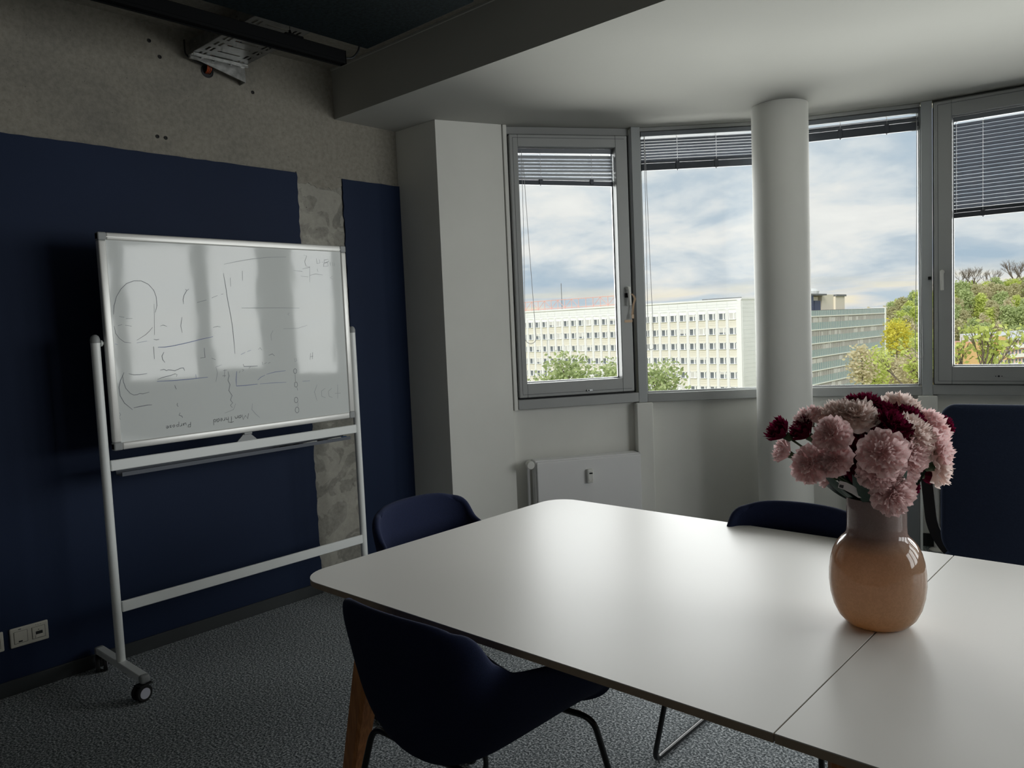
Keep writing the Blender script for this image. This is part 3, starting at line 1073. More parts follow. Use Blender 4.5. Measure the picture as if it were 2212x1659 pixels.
MB().rbox(-0.008, 0.026, Y0, Y0 + fr, Z0 + 0.035, Z1 - 0.035, 0.006, 3).build('frame_rail', 'aluminium', wb, 'auto')
MB().rbox(-0.008, 0.026, Y1 - fr, Y1, Z0 + 0.035, Z1 - 0.035, 0.006, 3).build('frame_rail', 'aluminium', wb, 'auto')
for y, sy in ((Y0, 1), (Y1, -1)):
    for z, sz in ((Z0, 1), (Z1, -1)):
        y2, z2 = y + sy * 0.036, z + sz * 0.036
        MB().rbox(-0.010, 0.0275, min(y - sy * 0.001, y2), max(y - sy * 0.001, y2), min(z - sz * 0.001, z + sz * fr), max(z - sz * 0.001, z + sz * fr), 0.005, 2).rbox(-0.010, 0.0274, min(y - sy * 0.001, y + sy * fr), max(y - sy * 0.001, y + sy * fr), min(z, z2), max(z, z2), 0.005, 2).build('corner_cap', 'cap_grey', wb)
STROKES = [
 ('k', 1, [(1.397, 1.687), (1.403, 1.726), (1.416, 1.766), (1.437, 1.799), (1.464, 1.825), (1.498, 1.838), (1.53, 1.838), (1.562, 1.823), (1.584, 1.796), (1.593, 1.766), (1.594, 1.725), (1.583, 1.693)]),
 ('k', 0.9, [(1.396, 1.634), (1.4, 1.602), (1.414, 1.579), (1.435, 1.561), (1.464, 1.556)]),
 ('k', 0.9, [(1.49, 1.567), (1.532, 1.591), (1.55, 1.607), (1.566, 1.625)]),
 ('k', 1.1, [(1.933, 1.882), (1.94, 1.824), (1.946, 1.752), (1.954, 1.693), (1.961, 1.634), (1.964, 1.568), (1.966, 1.48)]),
 ('b', 1.3, [(1.584, 1.531), (1.615, 1.53), (1.65, 1.533), (1.722, 1.545), (1.796, 1.56), (1.856, 1.57)]),
 ('k', 1.2, [(1.564, 1.535), (1.563, 1.477)]),
 ('k', 1.2, [(1.61, 1.506), (1.599, 1.489), (1.601, 1.472), (1.611, 1.458)]),
 ('k', 1.3, [(1.807, 1.517), (1.808, 1.47), (1.784, 1.469)]),
 ('k', 1.2, [(1.586, 1.423), (1.604, 1.426), (1.615, 1.419), (1.624, 1.422), (1.655, 1.416), (1.684, 1.426), (1.697, 1.427), (1.702, 1.413)]),
 ('k', 1, [(1.57, 1.381), (1.597, 1.389), (1.633, 1.395), (1.655, 1.401), (1.664, 1.397), (1.66, 1.387)]),
 ('b', 1.4, [(1.567, 1.372), (1.638, 1.37), (1.709, 1.37), (1.815, 1.373)]),
 ('b', 1.2, [(1.755, 1.391), (1.756, 1.37)]),
 ('k', 1.2, [(1.649, 1.348), (1.651, 1.337), (1.656, 1.327)]),
 ('k', 1.2, [(1.656, 1.262), (1.653, 1.253), (1.658, 1.243)]),
 ('k', 1.3, [(1.665, 1.214), (1.659, 1.203), (1.673, 1.196), (1.675, 1.188)]),
 ('k', 1.1, [(1.443, 1.417), (1.465, 1.41), (1.491, 1.409), (1.525, 1.412)]),
 ('k', 1.2, [(1.423, 1.424), (1.405, 1.39), (1.396, 1.358), (1.398, 1.321), (1.414, 1.286), (1.447, 1.252)]),
 ('k', 1, [(1.415, 1.413), (1.417, 1.383), (1.425, 1.352), (1.443, 1.327), (1.458, 1.318), (1.475, 1.319), (1.485, 1.323), (1.498, 1.32), (1.528, 1.325)]),
 ('k', 1.3, [(1.453, 1.26), (1.48, 1.263), (1.514, 1.266), (1.536, 1.265)]),
 ('k', 1.1, [(1.922, 1.394), (1.926, 1.371), (1.918, 1.35), (1.928, 1.327), (1.919, 1.298), (1.935, 1.271), (1.924, 1.25), (1.935, 1.234), (1.922, 1.223), (1.932, 1.21)]),
 ('b', 1.4, [(1.969, 1.391), (1.962, 1.347), (1.962, 1.317), (2.01, 1.316), (2.079, 1.317)]),
 ('b', 0.9, [(2.092, 1.317), (2.176, 1.316), (2.246, 1.313)]),
 ('b', 0.9, [(2.345, 1.31), (2.391, 1.31)]),
 ('b', 1.1, [(2.081, 1.337), (2.099, 1.351), (2.124, 1.36)]),
 ('b', 1.1, [(2.133, 1.364), (2.181, 1.372), (2.246, 1.375)]),
 ('k', 1.3, [(2.006, 1.425), (2.009, 1.413), (2.045, 1.411), (2.086, 1.411)]),
 ('f', 1, [(1.94, 1.927), (2.016, 1.944), (2.098, 1.959), (2.181, 1.97), (2.294, 1.976)]),
 ('k', 1, [(1.721, 1.731), (1.719, 1.752), (1.726, 1.773), (1.74, 1.794), (1.734, 1.802), (1.743, 1.796), (1.752, 1.803)]),
 ('k', 1, [(1.788, 1.738), (1.836, 1.75)]),
 ('k', 1, [(1.863, 1.76), (1.894, 1.772)]),
 ('k', 1, [(1.914, 1.778), (1.925, 1.78)]),
 ('f', 1.2, [(2.018, 1.709), (2.12, 1.708), (2.222, 1.708), (2.355, 1.705)]),
 ('k', 1, [(2.036, 1.896), (2.034, 1.848)]),
 ('k', 0.9, [(1.969, 1.861), (1.967, 1.817)]),
 ('k', 1, [(1.708, 1.669), (1.699, 1.627), (1.704, 1.595)]),
 ('k', 0.8, [(1.581, 1.732), (1.572, 1.589)]),
 ('k', 1.1, [(1.567, 1.569), (1.58, 1.565), (1.592, 1.568)]),
 ('k', 1.1, [(2.153, 1.462), (2.175, 1.468), (2.187, 1.456)]),
 ('k', 1, [(2.406, 1.46), (2.401, 1.424)]),
 ('k', 1, [(2.42, 1.463), (2.416, 1.427)]),
 ('k', 1, [(2.403, 1.44), (2.421, 1.443)]),
 ('f', 1.1, [(2.57, 1.274), (2.566, 1.195)]),
 ('f', 1.1, [(2.549, 1.226), (2.588, 1.224)]),
 ('f', 1.1, [(2.53, 1.257), (2.507, 1.242), (2.509, 1.213), (2.531, 1.204)]),
 ('f', 1.1, [(2.486, 1.26), (2.461, 1.246), (2.461, 1.218), (2.485, 1.207)]),
 ('f', 1.1, [(2.436, 1.285), (2.416, 1.246), (2.429, 1.196)]),
 ('f', 1, [(2.48, 1.975), (2.483, 1.947), (2.502, 1.952), (2.499, 1.971)]),
 ('f', 1, [(2.532, 1.969), (2.524, 1.932), (2.554, 1.937), (2.55, 1.957), (2.531, 1.952), (2.56, 1.962), (2.556, 1.974), (2.532, 1.969)]),
 ('f', 1, [(2.514, 1.956), (2.521, 1.956)]),
 ('f', 1, [(2.57, 1.958), (2.57, 1.938)]),
 ('f', 1, [(2.584, 1.958), (2.585, 1.938)]),
 ('f', 1, [(2.596, 1.955), (2.597, 1.938)]),
 ('f', 1, [(2.432, 1.882), (2.469, 1.891), (2.516, 1.886)]),
 ('f', 1, [(2.579, 1.881), (2.563, 1.871), (2.578, 1.865)]),
 ('f', 1, [(2.481, 1.919), (2.487, 1.903)]),
 ('f', 0.9, [(2.402, 1.992), (2.421, 1.987), (2.405, 1.956), (2.412, 1.933), (2.435, 1.926), (2.388, 1.916)]),
 ('f', 0.9, [(2.333, 1.907), (2.387, 1.902)]),
 ('f', 0.9, [(2.376, 1.877), (2.422, 1.874)]),
 ('f', 0.9, [(2.435, 1.933), (2.429, 1.846)]),
 ('k', 0.9, [(1.86, 1.615), (1.883, 1.62), (1.898, 1.616)]),
 ('f', 1, [(1.855, 1.348), (1.866, 1.391), (1.86, 1.42), (1.892, 1.429)]),
 ('k', 1, [(1.897, 1.399), (1.917, 1.401)]),
 ('k', 1, [(1.891, 1.374), (1.909, 1.374)]),
 ('k', 1, [(1.905, 1.406), (1.901, 1.366)]),
 ('k', 0.9, [(1.982, 1.382), (1.987, 1.393)]),
 ('k', 0.9, [(1.999, 1.388), (2.007, 1.395), (1.998, 1.4)]),
 ('k', 0.9, [(2.036, 1.401), (2.045, 1.409)]),
 ('k', 0.9, [(2.113, 1.43), (2.116, 1.415)]),
 ('k', 0.9, [(2.124, 1.418), (2.138, 1.425)]),
 ('k', 0.9, [(2.146, 1.42), (2.16, 1.425)]),
 ('b', 0.9, [(1.997, 1.474), (2.022, 1.484)]),
 ('b', 0.9, [(2.034, 1.487), (2.055, 1.494)]),
 ('k', 0.9, [(2.097, 1.495), (2.106, 1.504), (2.117, 1.49)]),
 ('k', 0.9, [(1.421, 1.677), (1.443, 1.673)]),
 ('k', 0.9, [(1.449, 1.667), (1.478, 1.667)]),
 ('k', 0.9, [(1.412, 1.635), (1.431, 1.641)]),
 ('k', 0.9, [(1.444, 1.637), (1.472, 1.632)]),
 ('k', 0.9, [(1.602, 1.629), (1.616, 1.633), (1.633, 1.627)]),
 ('b', 0.8, [(1.489, 1.555), (1.536, 1.562)]),
 ('b', 0.8, [(1.393, 1.555), (1.405, 1.55)]),
 ('f', 1, [(2.29, 1.681), (2.281, 1.673), (2.288, 1.667)]),
 ('f', 1, [(2.188, 1.591), (2.173, 1.568), (2.175, 1.537)]),
 ('f', 0.9, [(2.249, 1.597), (2.338, 1.598), (2.398, 1.612)]),
 ('f', 1, [(2.043, 1.219), (2.037, 1.19), (2.056, 1.165), (2.079, 1.143)]),
 ('f', 1, [(1.951, 1.229), (1.937, 1.2), (1.889, 1.187)]),
 ('f', 1, [(1.389, 1.246), (1.394, 1.235), (1.387, 1.226), (1.392, 1.212)]),
 ('k', 1, [(1.841, 1.465), (1.861, 1.456)]),
 ('f', 1, [(2.304, 1.438), (2.307, 1.418), (2.318, 1.425), (2.313, 1.439)]),
 ('k', 1.1, [(2.313, 1.368), (2.311, 1.362), (2.308, 1.357), (2.303, 1.356), (2.299, 1.357), (2.296, 1.361), (2.294, 1.367), (2.295, 1.374), (2.298, 1.379), (2.302, 1.381), (2.307, 1.381), (2.311, 1.377), (2.313, 1.371), (2.312, 1.365)]),
 ('k', 1.1, [(2.314, 1.295), (2.312, 1.288), (2.308, 1.284), (2.303, 1.282), (2.299, 1.284), (2.295, 1.288), (2.294, 1.295), (2.295, 1.302), (2.298, 1.307), (2.303, 1.31), (2.307, 1.309), (2.311, 1.305), (2.313, 1.299), (2.313, 1.292)]),
 ('k', 1.1, [(2.309, 1.212), (2.308, 1.205), (2.304, 1.2), (2.298, 1.198), (2.293, 1.2), (2.289, 1.205), (2.288, 1.212), (2.289, 1.219), (2.292, 1.225), (2.297, 1.228), (2.303, 1.227), (2.307, 1.223), (2.309, 1.216), (2.309, 1.209)]),
 ('k', 1.1, [(2.312, 1.158), (2.311, 1.15), (2.306, 1.145), (2.301, 1.143), (2.295, 1.145), (2.291, 1.151), (2.289, 1.158), (2.291, 1.166), (2.294, 1.172), (2.3, 1.175), (2.305, 1.174), (2.31, 1.169), (2.312, 1.162), (2.312, 1.154)]),
 ('k', 1, [(2.303, 1.354), (2.302, 1.313)]),
 ('k', 0.8, [(2.308, 1.199), (2.308, 1.177)]),
 ('k', 1.1, [(2.309, 1.28), (2.312, 1.264)]),
 ('d', 1.15, [(2.017, 1.172), (2.011, 1.145), (1.999, 1.163), (1.986, 1.143), (1.982, 1.169)]),
 ('d', 1.15, [(1.962, 1.155), (1.969, 1.154), (1.977, 1.161), (1.975, 1.168), (1.966, 1.165), (1.962, 1.155), (1.96, 1.168)]),
 ('d', 1.15, [(1.956, 1.154), (1.956, 1.167)]),
 ('d', 1.15, [(1.955, 1.159), (1.949, 1.154), (1.944, 1.156), (1.942, 1.166)]),
 ('d', 1.15, [(1.934, 1.14), (1.921, 1.137), (1.907, 1.14)]),
 ('d', 1.15, [(1.921, 1.138), (1.923, 1.155), (1.923, 1.167)]),
 ('d', 1.15, [(1.905, 1.137), (1.907, 1.167)]),
 ('d', 1.15, [(1.906, 1.158), (1.9, 1.152), (1.895, 1.154), (1.895, 1.166)]),
 ('d', 1.15, [(1.887, 1.151), (1.888, 1.166)]),
 ('d', 1.15, [(1.887, 1.157), (1.883, 1.151), (1.878, 1.151)]),
 ('d', 1.15, [(1.875, 1.158), (1.863, 1.156), (1.867, 1.149), (1.874, 1.155), (1.873, 1.164), (1.864, 1.162)]),
 ('d', 1.15, [(1.846, 1.149), (1.852, 1.148), (1.859, 1.156), (1.857, 1.164), (1.849, 1.161), (1.846, 1.149), (1.844, 1.164)]),
 ('d', 1.15, [(1.829, 1.152), (1.837, 1.149), (1.841, 1.158), (1.835, 1.163), (1.829, 1.157)]),
 ('d', 1.15, [(1.828, 1.134), (1.829, 1.163)]),
 ('e', 1.15, [(1.713, 1.164), (1.711, 1.14)]),
 ('e', 1.15, [(1.711, 1.14), (1.698, 1.141), (1.701, 1.151), (1.713, 1.153)]),
 ('e', 1.15, [(1.69, 1.151), (1.689, 1.162), (1.681, 1.161), (1.677, 1.15)]),
 ('e', 1.15, [(1.677, 1.15), (1.676, 1.162)]),
 ('e', 1.15, [(1.669, 1.15), (1.669, 1.162)]),
 ('e', 1.15, [(1.669, 1.155), (1.664, 1.15), (1.659, 1.15)]),
 ('e', 1.15, [(1.654, 1.149), (1.656, 1.172)]),
 ('e', 1.15, [(1.654, 1.152), (1.645, 1.149), (1.643, 1.156), (1.655, 1.16)]),
 ('e', 1.15, [(1.629, 1.148), (1.636, 1.155), (1.632, 1.16), (1.624, 1.155), (1.629, 1.148)]),
 ('e', 1.15, [(1.61, 1.149), (1.617, 1.149), (1.617, 1.153), (1.61, 1.155), (1.613, 1.159), (1.62, 1.159)]),
 ('e', 1.15, [(1.605, 1.153), (1.593, 1.151), (1.597, 1.146), (1.605, 1.151), (1.603, 1.158), (1.593, 1.157)]),
]


def stroke_mesh(kinds):
    mb = MB()
    for k, w, pts in STROKES:
        if k not in kinds:
            continue
        q = [Vector((0.0199, y - 2.01, z)) for y, z in pts]
        hw = 0.0012 * w
        vs = []
        for i, p in enumerate(q):
            d = (q[min(i + 1, len(q) - 1)] - q[max(i - 1, 0)])
            nn = Vector((0, -d.z, d.y))
            nn = nn.normalized() if nn.length > 1e-9 else Vector((0, 0, 1))
            ww = hw * (0.65 if i in (0, len(q) - 1) else 1.0)
            vs += [p - nn * ww, p + nn * ww]
        mb.add(vs, [(2 * i, 2 * i + 1, 2 * i + 3, 2 * i + 2) for i in range(len(q) - 1)])
    return mb


stroke_mesh('k').build('marker_drawing', 'marker_ink', wb, kind='stuff')
stroke_mesh('b').build('marker_drawing', 'marker_blue', wb, label='blue marker lines', kind='stuff')
stroke_mesh('f').build('marker_drawing', 'marker_faint', wb, label='half wiped marker traces', kind='stuff')
stroke_mesh('d').build('marker_writing', 'marker_black', wb, label='upside-down handwriting Man Thread', kind='stuff')
stroke_mesh('e').build('marker_writing', 'marker_black', wb, label='upside-down handwriting Purpose', kind='stuff')
PY = 0.692
for s in (-1, 1):
    y = s * PY
    pl = MB().tube([(0, y, 0.112), (0, y, 1.572)], 0.0195, 20).build('pole', 'steel_white', wb, 'auto')
    MB().lathe([(0.0205, 1.562), (0.0205, 1.578), (0.016, 1.591), (0.008, 1.598), (0.0, 1.599)], 20, M=Matrix.Translation((0, y, 0))).build('pole_cap', 'cap_grey', pl, 'auto')
    MB().tube([(0, y - s * 0.018, 1.56), (0, s * 0.655, 1.56)], 0.007, 10).lathe([(0.014, 0), (0.014, 0.006)], 12, M=Matrix.Translation((0, y - s * 0.028, 1.56)) @ Matrix.Rotation(pi / 2, 4, 'X')).build('pivot', 'steel_white', wb)
    ft = MB().rbox(-0.255, 0.245, y - 0.0195, y + 0.0195, 0.082, 0.113, 0.004, 2).build('foot', 'steel_white', wb)
    MB().rbox(0.232, 0.262, y - 0.0215, y + 0.0215, 0.078, 0.1145, 0.010, 3).build('foot_cap', 'cap_grey', ft, 'auto')
    MB().rbox(-0.272, -0.242, y - 0.0215, y + 0.0215, 0.078, 0.1145, 0.010, 3).build('foot_cap', 'cap_grey', ft, 'auto')
    for x, an in ((0.238, radians(-78)), (-0.245, radians(-20))):
        # swivel castor: twin tread wheels round a fork
        M = Matrix.Translation((x, y, 0)) @ Matrix.Rotation(an, 4, 'Z')
        c = MB().tube([M @ Vector((0, 0, 0.055)), M @ Vector((0, 0, 0.084))], 0.009, 12).rbox(-0.010, 0.012, -0.006, 0.006, 0.022, 0.066, 0.003, 1, M=M).build('castor', 'cap_grey', wb)
        for q in (-1, 1):
            W = M @ Matrix.Translation((0.012, q * 0.016, 0.037)) @ Matrix.Rotation(pi / 2, 4, 'X')
            MB().lathe([(0.020, -0.0085), (0.034, -0.0085), (0.037, -0.005), (0.037, 0.005), (0.034, 0.0085), (0.020, 0.0085)], 28, M=W).build('wheel', 'rubber', c, 'auto')
            Wd = M @ Matrix.Translation((0.012, q * 0.0248, 0.037)) @ Matrix.Rotation(pi / 2, 4, 'X')
            MB().lathe([(0.0235, -0.0006), (0.0235, 0.0006)], 28, M=Wd).build('hub_disc', 'hub_lilac', c)
        MB().rbox(-0.03, 0.034, -0.024, 0.024, 0.068, 0.073, 0.002, 1, M=M).build('brake_lever', 'rubber', c)
MB().rbox(0.004, 0.018, -PY + 0.018, PY - 0.018, 0.336, 0.386, 0.003, 1).build('cross_bar', 'steel_white', wb)
MB().rbox(0.004, 0.018, -PY + 0.018, PY - 0.018, 0.985, 1.033, 0.003, 1).build('cross_bar', 'steel_white', wb)
tm = Matrix.Translation((-0.03, 0, 0))
MB().box(-0.075, -0.005, -0.62, 0.645, 0.950, 0.9525).box(-0.008, -0.005, -0.62, 0.645, 0.9525, 0.9685).box(-0.077, -0.075, -0.62, 0.645, 0.95, 0.975).build('pen_tray', 'rail_dark', wb)
MB().prism([(-0.062, 1.033), (0.05, 1.033), (0.004, 1.0755), (-0.016, 1.0755)], 0.006, 0.014, M=M_YZ).build('board_stop', 'cap_grey', wb)
MB().rbox(-0.004, 0.020, -0.024, 0.022, 1.064, 1.077, 0.003, 1).build('stop_latch', 'cap_grey', wb)


def pen(y0, y1, x, z, body, cap, label):
    t = thing('marker_pen', label, 'marker', (0.32 + x, 2.01 + y0, z), 0, 'marker pens in the whiteboard tray')
    L = y1 - y0
    MB().tube([(0, 0, 0), (0, L * 0.68, 0)], 0.0085, 12).build('barrel', body, t, True)
    MB().tube([(0, L * 0.685, 0), (0, L * 0.96, 0), (0, L, 0)], [0.0092, 0.0092, 0.006], 12).build('cap', cap, t, True)


pen(0.34, 0.47, -0.022, 0.9622, 'plastic_white', 'black_plastic', 'white marker pen with a black cap in the whiteboard tray')
pen(0.50, 0.63, -0.020, 0.9622, 'plastic_white', 'pen_blue', 'marker pen with a blue cap at the right end of the whiteboard tray')
pen(0.20, 0.32, -0.024, 0.9622, 'black_plastic', 'black_plastic', 'all black marker pen near the middle of the whiteboard tray')

# ------------------------------------------------------------------ table
TX0, TXM, TX1, TY0, TY1, TZ = 1.700, 3.375, 5.05, 1.403, 2.818, 0.74


def round_rect(x0, x1, y0, y1, rl, rr, n=10):
    pts = []
    for cx, cy, r, a0 in ((x1 - rr, y0 + rr, rr, -pi / 2), (x1 - rr, y1 - rr, rr, 0), (x0 + rl, y1 - rl, rl, pi / 2), (x0 + rl, y0 + rl, rl, pi)):
        if r < 0.004:
            pts.append((cx, cy))
            continue
        for i in range(n + 1):
            a = a0 + (pi / 2) * i / n
            pts.append((cx + r * cos(a), cy + r * sin(a)))
    return pts


tb = thing('meeting_table', 'large white meeting table of two leaves on oak legs', 'table', (3.375, 2.11, 0))
for x0, x1, rl, rr in ((TX0, TXM - 0.0008, 0.115, 0.001), (TXM + 0.0008, TX1, 0.001, 0.115)):
    poly = [(x - 3.375, y - 2.11) for x, y in round_rect(x0, x1, TY0, TY1, rl, rr, 12)]
    lf = MB().prism(poly, TZ - 0.0025, TZ).build('table_leaf', 'table_white', tb)
    MB().prism(poly, TZ - 0.0205, TZ - 0.0026).build('leaf_core', 'table_edge', lf, label='brownish laminated edge')


def table_leg(xt, yt, xf, yf, wt=0.088, wf=0.060):
    mb = MB()
    vs = []
    for (x, y, z, w) in ((xf, yf, 0.0, wf), (xt, yt, 0.7193, wt)):
        h = w / 2
        b = w * 0.14
        for dx, dy in ((-h + b, -h), (h - b, -h), (h, -h + b), (h, h - b), (h - b, h), (-h + b, h), (-h, h - b), (-h, -h + b)):
            vs.append((x - 3.375 + dx, y - 2.11 + dy, z))
    fs = [(7, 6, 5, 4, 3, 2, 1, 0), tuple(range(8, 16))] + [(i, (i + 1) % 8, 8 + (i + 1) % 8, 8 + i) for i in range(8)]
    return mb.add(vs, fs).build('leg', 'oak', tb)


for yt, yf in ((1.495, 1.462), (2.725, 2.758)):
    table_leg(2.025, yt, 1.855, yf)
    table_leg(3.500, yt, 3.500, yf)
    table_leg(4.72, yt, 4.88, yf)
for x in (2.025, 3.50, 4.72):
    MB().rbox(x - 3.375 - 0.02, x - 3.375 + 0.02, 1.540 - 2.11, 2.680 - 2.11, 0.665, 0.7193, 0.003, 1).build('cross_rail', 'oak', tb)

# ------------------------------------------------------------------ shell chairs


def lerp_tab(tab, v):
    for i in range(len(tab) - 1):
        a, b = tab[i], tab[i + 1]
        if v <= b[0]:
            s = (v - a[0]) / (b[0] - a[0])
            s = s * s * (3 - 2 * s) if False else s
            return [a[j] + (b[j] - a[j]) * s for j in range(1, len(a))]
    return list(tab[-1][1:])


# v, y, z (centre line), half width, edge rise, edge forward shift
SHELL = [(0.00, 0.300, 0.410, 0.320, 0.150, 0.0), (0.06, 0.290, 0.428, 0.338, 0.185, 0.0), (0.20, 0.200, 0.428, 0.342, 0.202, 0.0),
         (0.38, 0.050, 0.402, 0.328, 0.266, 0.0), (0.52, -0.075, 0.386, 0.306, 0.296, 0.012), (0.62, -0.170, 0.400, 0.290, 0.288, 0.075),
         (0.70, -0.218, 0.480, 0.276, 0.228, 0.105), (0.80, -0.243, 0.610, 0.272, 0.115, 0.105), (0.90, -0.260, 0.740, 0.268, 0.040, 0.088),
         (0.96, -0.271, 0.808, 0.248, 0.006, 0.084), (1.00, -0.276, 0.838, 0.214, -0.020, 0.076)]


def shell_mesh():
    NU, NV = 21, 26
    P = []
    for j in range(NV + 1):
        v = j / NV
        # smooth table lookup by averaging neighbours
        acc = [0] * 5
        for dv, wgt in ((-0.03, 1), (-0.015, 2), (0, 3), (0.015, 2), (0.03, 1)):
            q = lerp_tab(SHELL, min(1, max(0, v + dv)))
            acc = [a + wgt * b for a, b in zip(acc, q)]
        yc, zc, W, rise, wrap = [a / 9 for a in acc]
        row = []
        for i in range(NU + 1):
            u = -1 + 2 * i / NU
            s = abs(u)
            fx = sin(s * pi / 2) ** 1.04
            g = (1 - cos(s * pi / 2)) ** 1.08
            g2 = (1 - cos(s * pi / 2)) ** 1.05
            row.append(Vector((math.copysign(W * fx, u), yc + wrap * g2, zc + rise * g)))
        P.append(row)
    idx = lambda i, j: j * (NU + 1) + i
    vs = [p for r in P for p in r]
    fs = [(idx(i, j), idx(i + 1, j), idx(i + 1, j + 1), idx(i, j + 1)) for j in range(NV) for i in range(NU)]
    # thicken by hand: outer skin offset along the normals, rounded rim
    nr = [Vector((0, 0, 0)) for _ in vs]
    for f in fs:
        nn = (vs[f[1]] - vs[f[0]]).cross(vs[f[3]] - vs[f[0]])
        for k in f:
            nr[k] += nn
    nr = [n.normalized() for n in nr]
    th = 0.030
    N = len(vs)
    allv = vs + [p - n * th for p, n in zip(vs, nr)]
    allf = list(fs) + [tuple(N + k for k in reversed(f)) for f in fs]
    rim = [idx(i, 0) for i in range(NU + 1)] + [idx(NU, j) for j in range(1, NV + 1)] + [idx(i, NV) for i in range(NU - 1, -1, -1)] + [idx(0, j) for j in range(NV - 1, 0, -1)]
    m = len(rim)
    ctr = {}
    base = len(allv)
    for q, k in enumerate(rim):
        a, b = allv[rim[q - 1]], allv[rim[(q + 1) % m]]
        tdir = (b - a).normalized()
        outd = tdir.cross(nr[k]).normalized()
        mid = allv[k] - nr[k] * th / 2
        allv.append(mid + outd * th * 0.36)
        ctr[q] = base + q
    for q in range(m):
        k0, k1 = rim[q], rim[(q + 1) % m]
        c0, c1 = ctr[q], ctr[(q + 1) % m]
        allf.append((k1, k0, c0, c1))
        allf.append((c1, c0, N + k0, N + k1))
    mb = MB()
    mb.add(allv, allf)
    me = mb.mesh('shell', 'navy_fabric', True)
    return me


def make_chair(label):
    t = thing('shell_chair', label, 'chair', group='navy shell chairs round the table')
    sh = link('shell', shell_mesh(), t)
    md = sh.modifiers.new('smooth', 'SUBSURF')
    md.levels = md.render_levels = 1
    for s in (-1, 1):
        p = fillet([(s * 0.06, -0.125, 0.402), (s * 0.245, -0.125, 0.402), (s * 0.300, -0.215, 0.011), (s * 0.295, 0.385, 0.011), (s * 0.250, 0.285, 0.415), (s * 0.06, 0.265, 0.415)], 0.045, 6)
        MB().tube(p, 0.0095, 12).build('sled_leg', 'black_steel', t, True)
    MB().tube([(-0.065, -0.125, 0.402), (0.065, -0.125, 0.402)], 0.0095, 12).build('cross_tube', 'black_steel', t, True)
    MB().tube([(-0.065, 0.265, 0.415), (0.065, 0.265, 0.415)], 0.0095, 12).build('cross_tube', 'black_steel', t, True)
    return t


ch = make_chair('navy shell armchair seen from behind, pushed in at the near side of the table')
ch.location, ch.rotation_euler = (2.435, 1.450, 0), (0, 0, 0)
for (x, y, rz, lab) in ((1.70, 2.13, -pi / 2, 'navy shell armchair at the left end of the table, beside the whiteboard'),
                        (2.86, 2.62, pi, 'navy shell armchair on the window side of the table, below the round column')):
    c2 = copy_tree(ch)
    c2.location, c2.rotation_euler = (x, y, 0), (0, 0, rz)
    c2['label'] = lab

# ------------------------------------------------------------------ office chair
p = at(2174, 1185, 3.35)
oc = thing('office_chair', 'tall backed navy office chair by the right windows', 'chair', (p.x, p.y, 0), atan2(p.y - EYE.y, p.x - EYE.x) - pi / 2)
BW = 0.235


def pad(w, h0, h1, y0, y1, rt_, rb_, name, parent=oc, mt='office_fabric'):
    poly = []
    for cx, cz, r, a0 in ((w - rb_, h0 + rb_, rb_, -pi / 2), (w - rt_, h1 - rt_, rt_, 0), (-w + rt_, h1 - rt_, rt_, pi / 2), (-w + rb_, h0 + rb_, rb_, pi)):
        poly += [(cx + r * cos(a0 + pi / 2 * i / 8), cz + r * sin(a0 + pi / 2 * i / 8)) for i in range(9)]
    M_XZ = Matrix(((1, 0, 0, 0), (0, 0, 1, 0), (0, 1, 0, 0), (0, 0, 0, 1)))
    bm = bmesh.new()
    vsA = [bm.verts.new((a, 0, b)) for a, b in poly]
    f = bm.faces.new(vsA)
    r_ = bmesh.ops.extrude_face_region(bm, geom=[f])
    for v in [g for g in r_['geom'] if isinstance(g, bmesh.types.BMVert)]:
        v.co.y += (y1 - y0)
    bmesh.ops.translate(bm, verts=bm.verts, vec=(0, y0, 0))
    be = [e for e in bm.edges if len(e.link_faces) == 2 and any(len(ff.verts) > 6 for ff in e.link_faces)]
    bmesh.ops.bevel(bm, geom=be, offset=min(0.018, (y1 - y0) * 0.42), segments=3, affect='EDGES', profile=0.5)
    bmesh.ops.recalc_face_normals(bm, faces=bm.faces)
    bm.verts.index_update()
    mb = MB().add([v.co.copy() for v in bm.verts], [tuple(v.index for v in ff.verts) for ff in bm.faces])
    bm.free()
    return mb.build(name, mt, parent, 'auto')


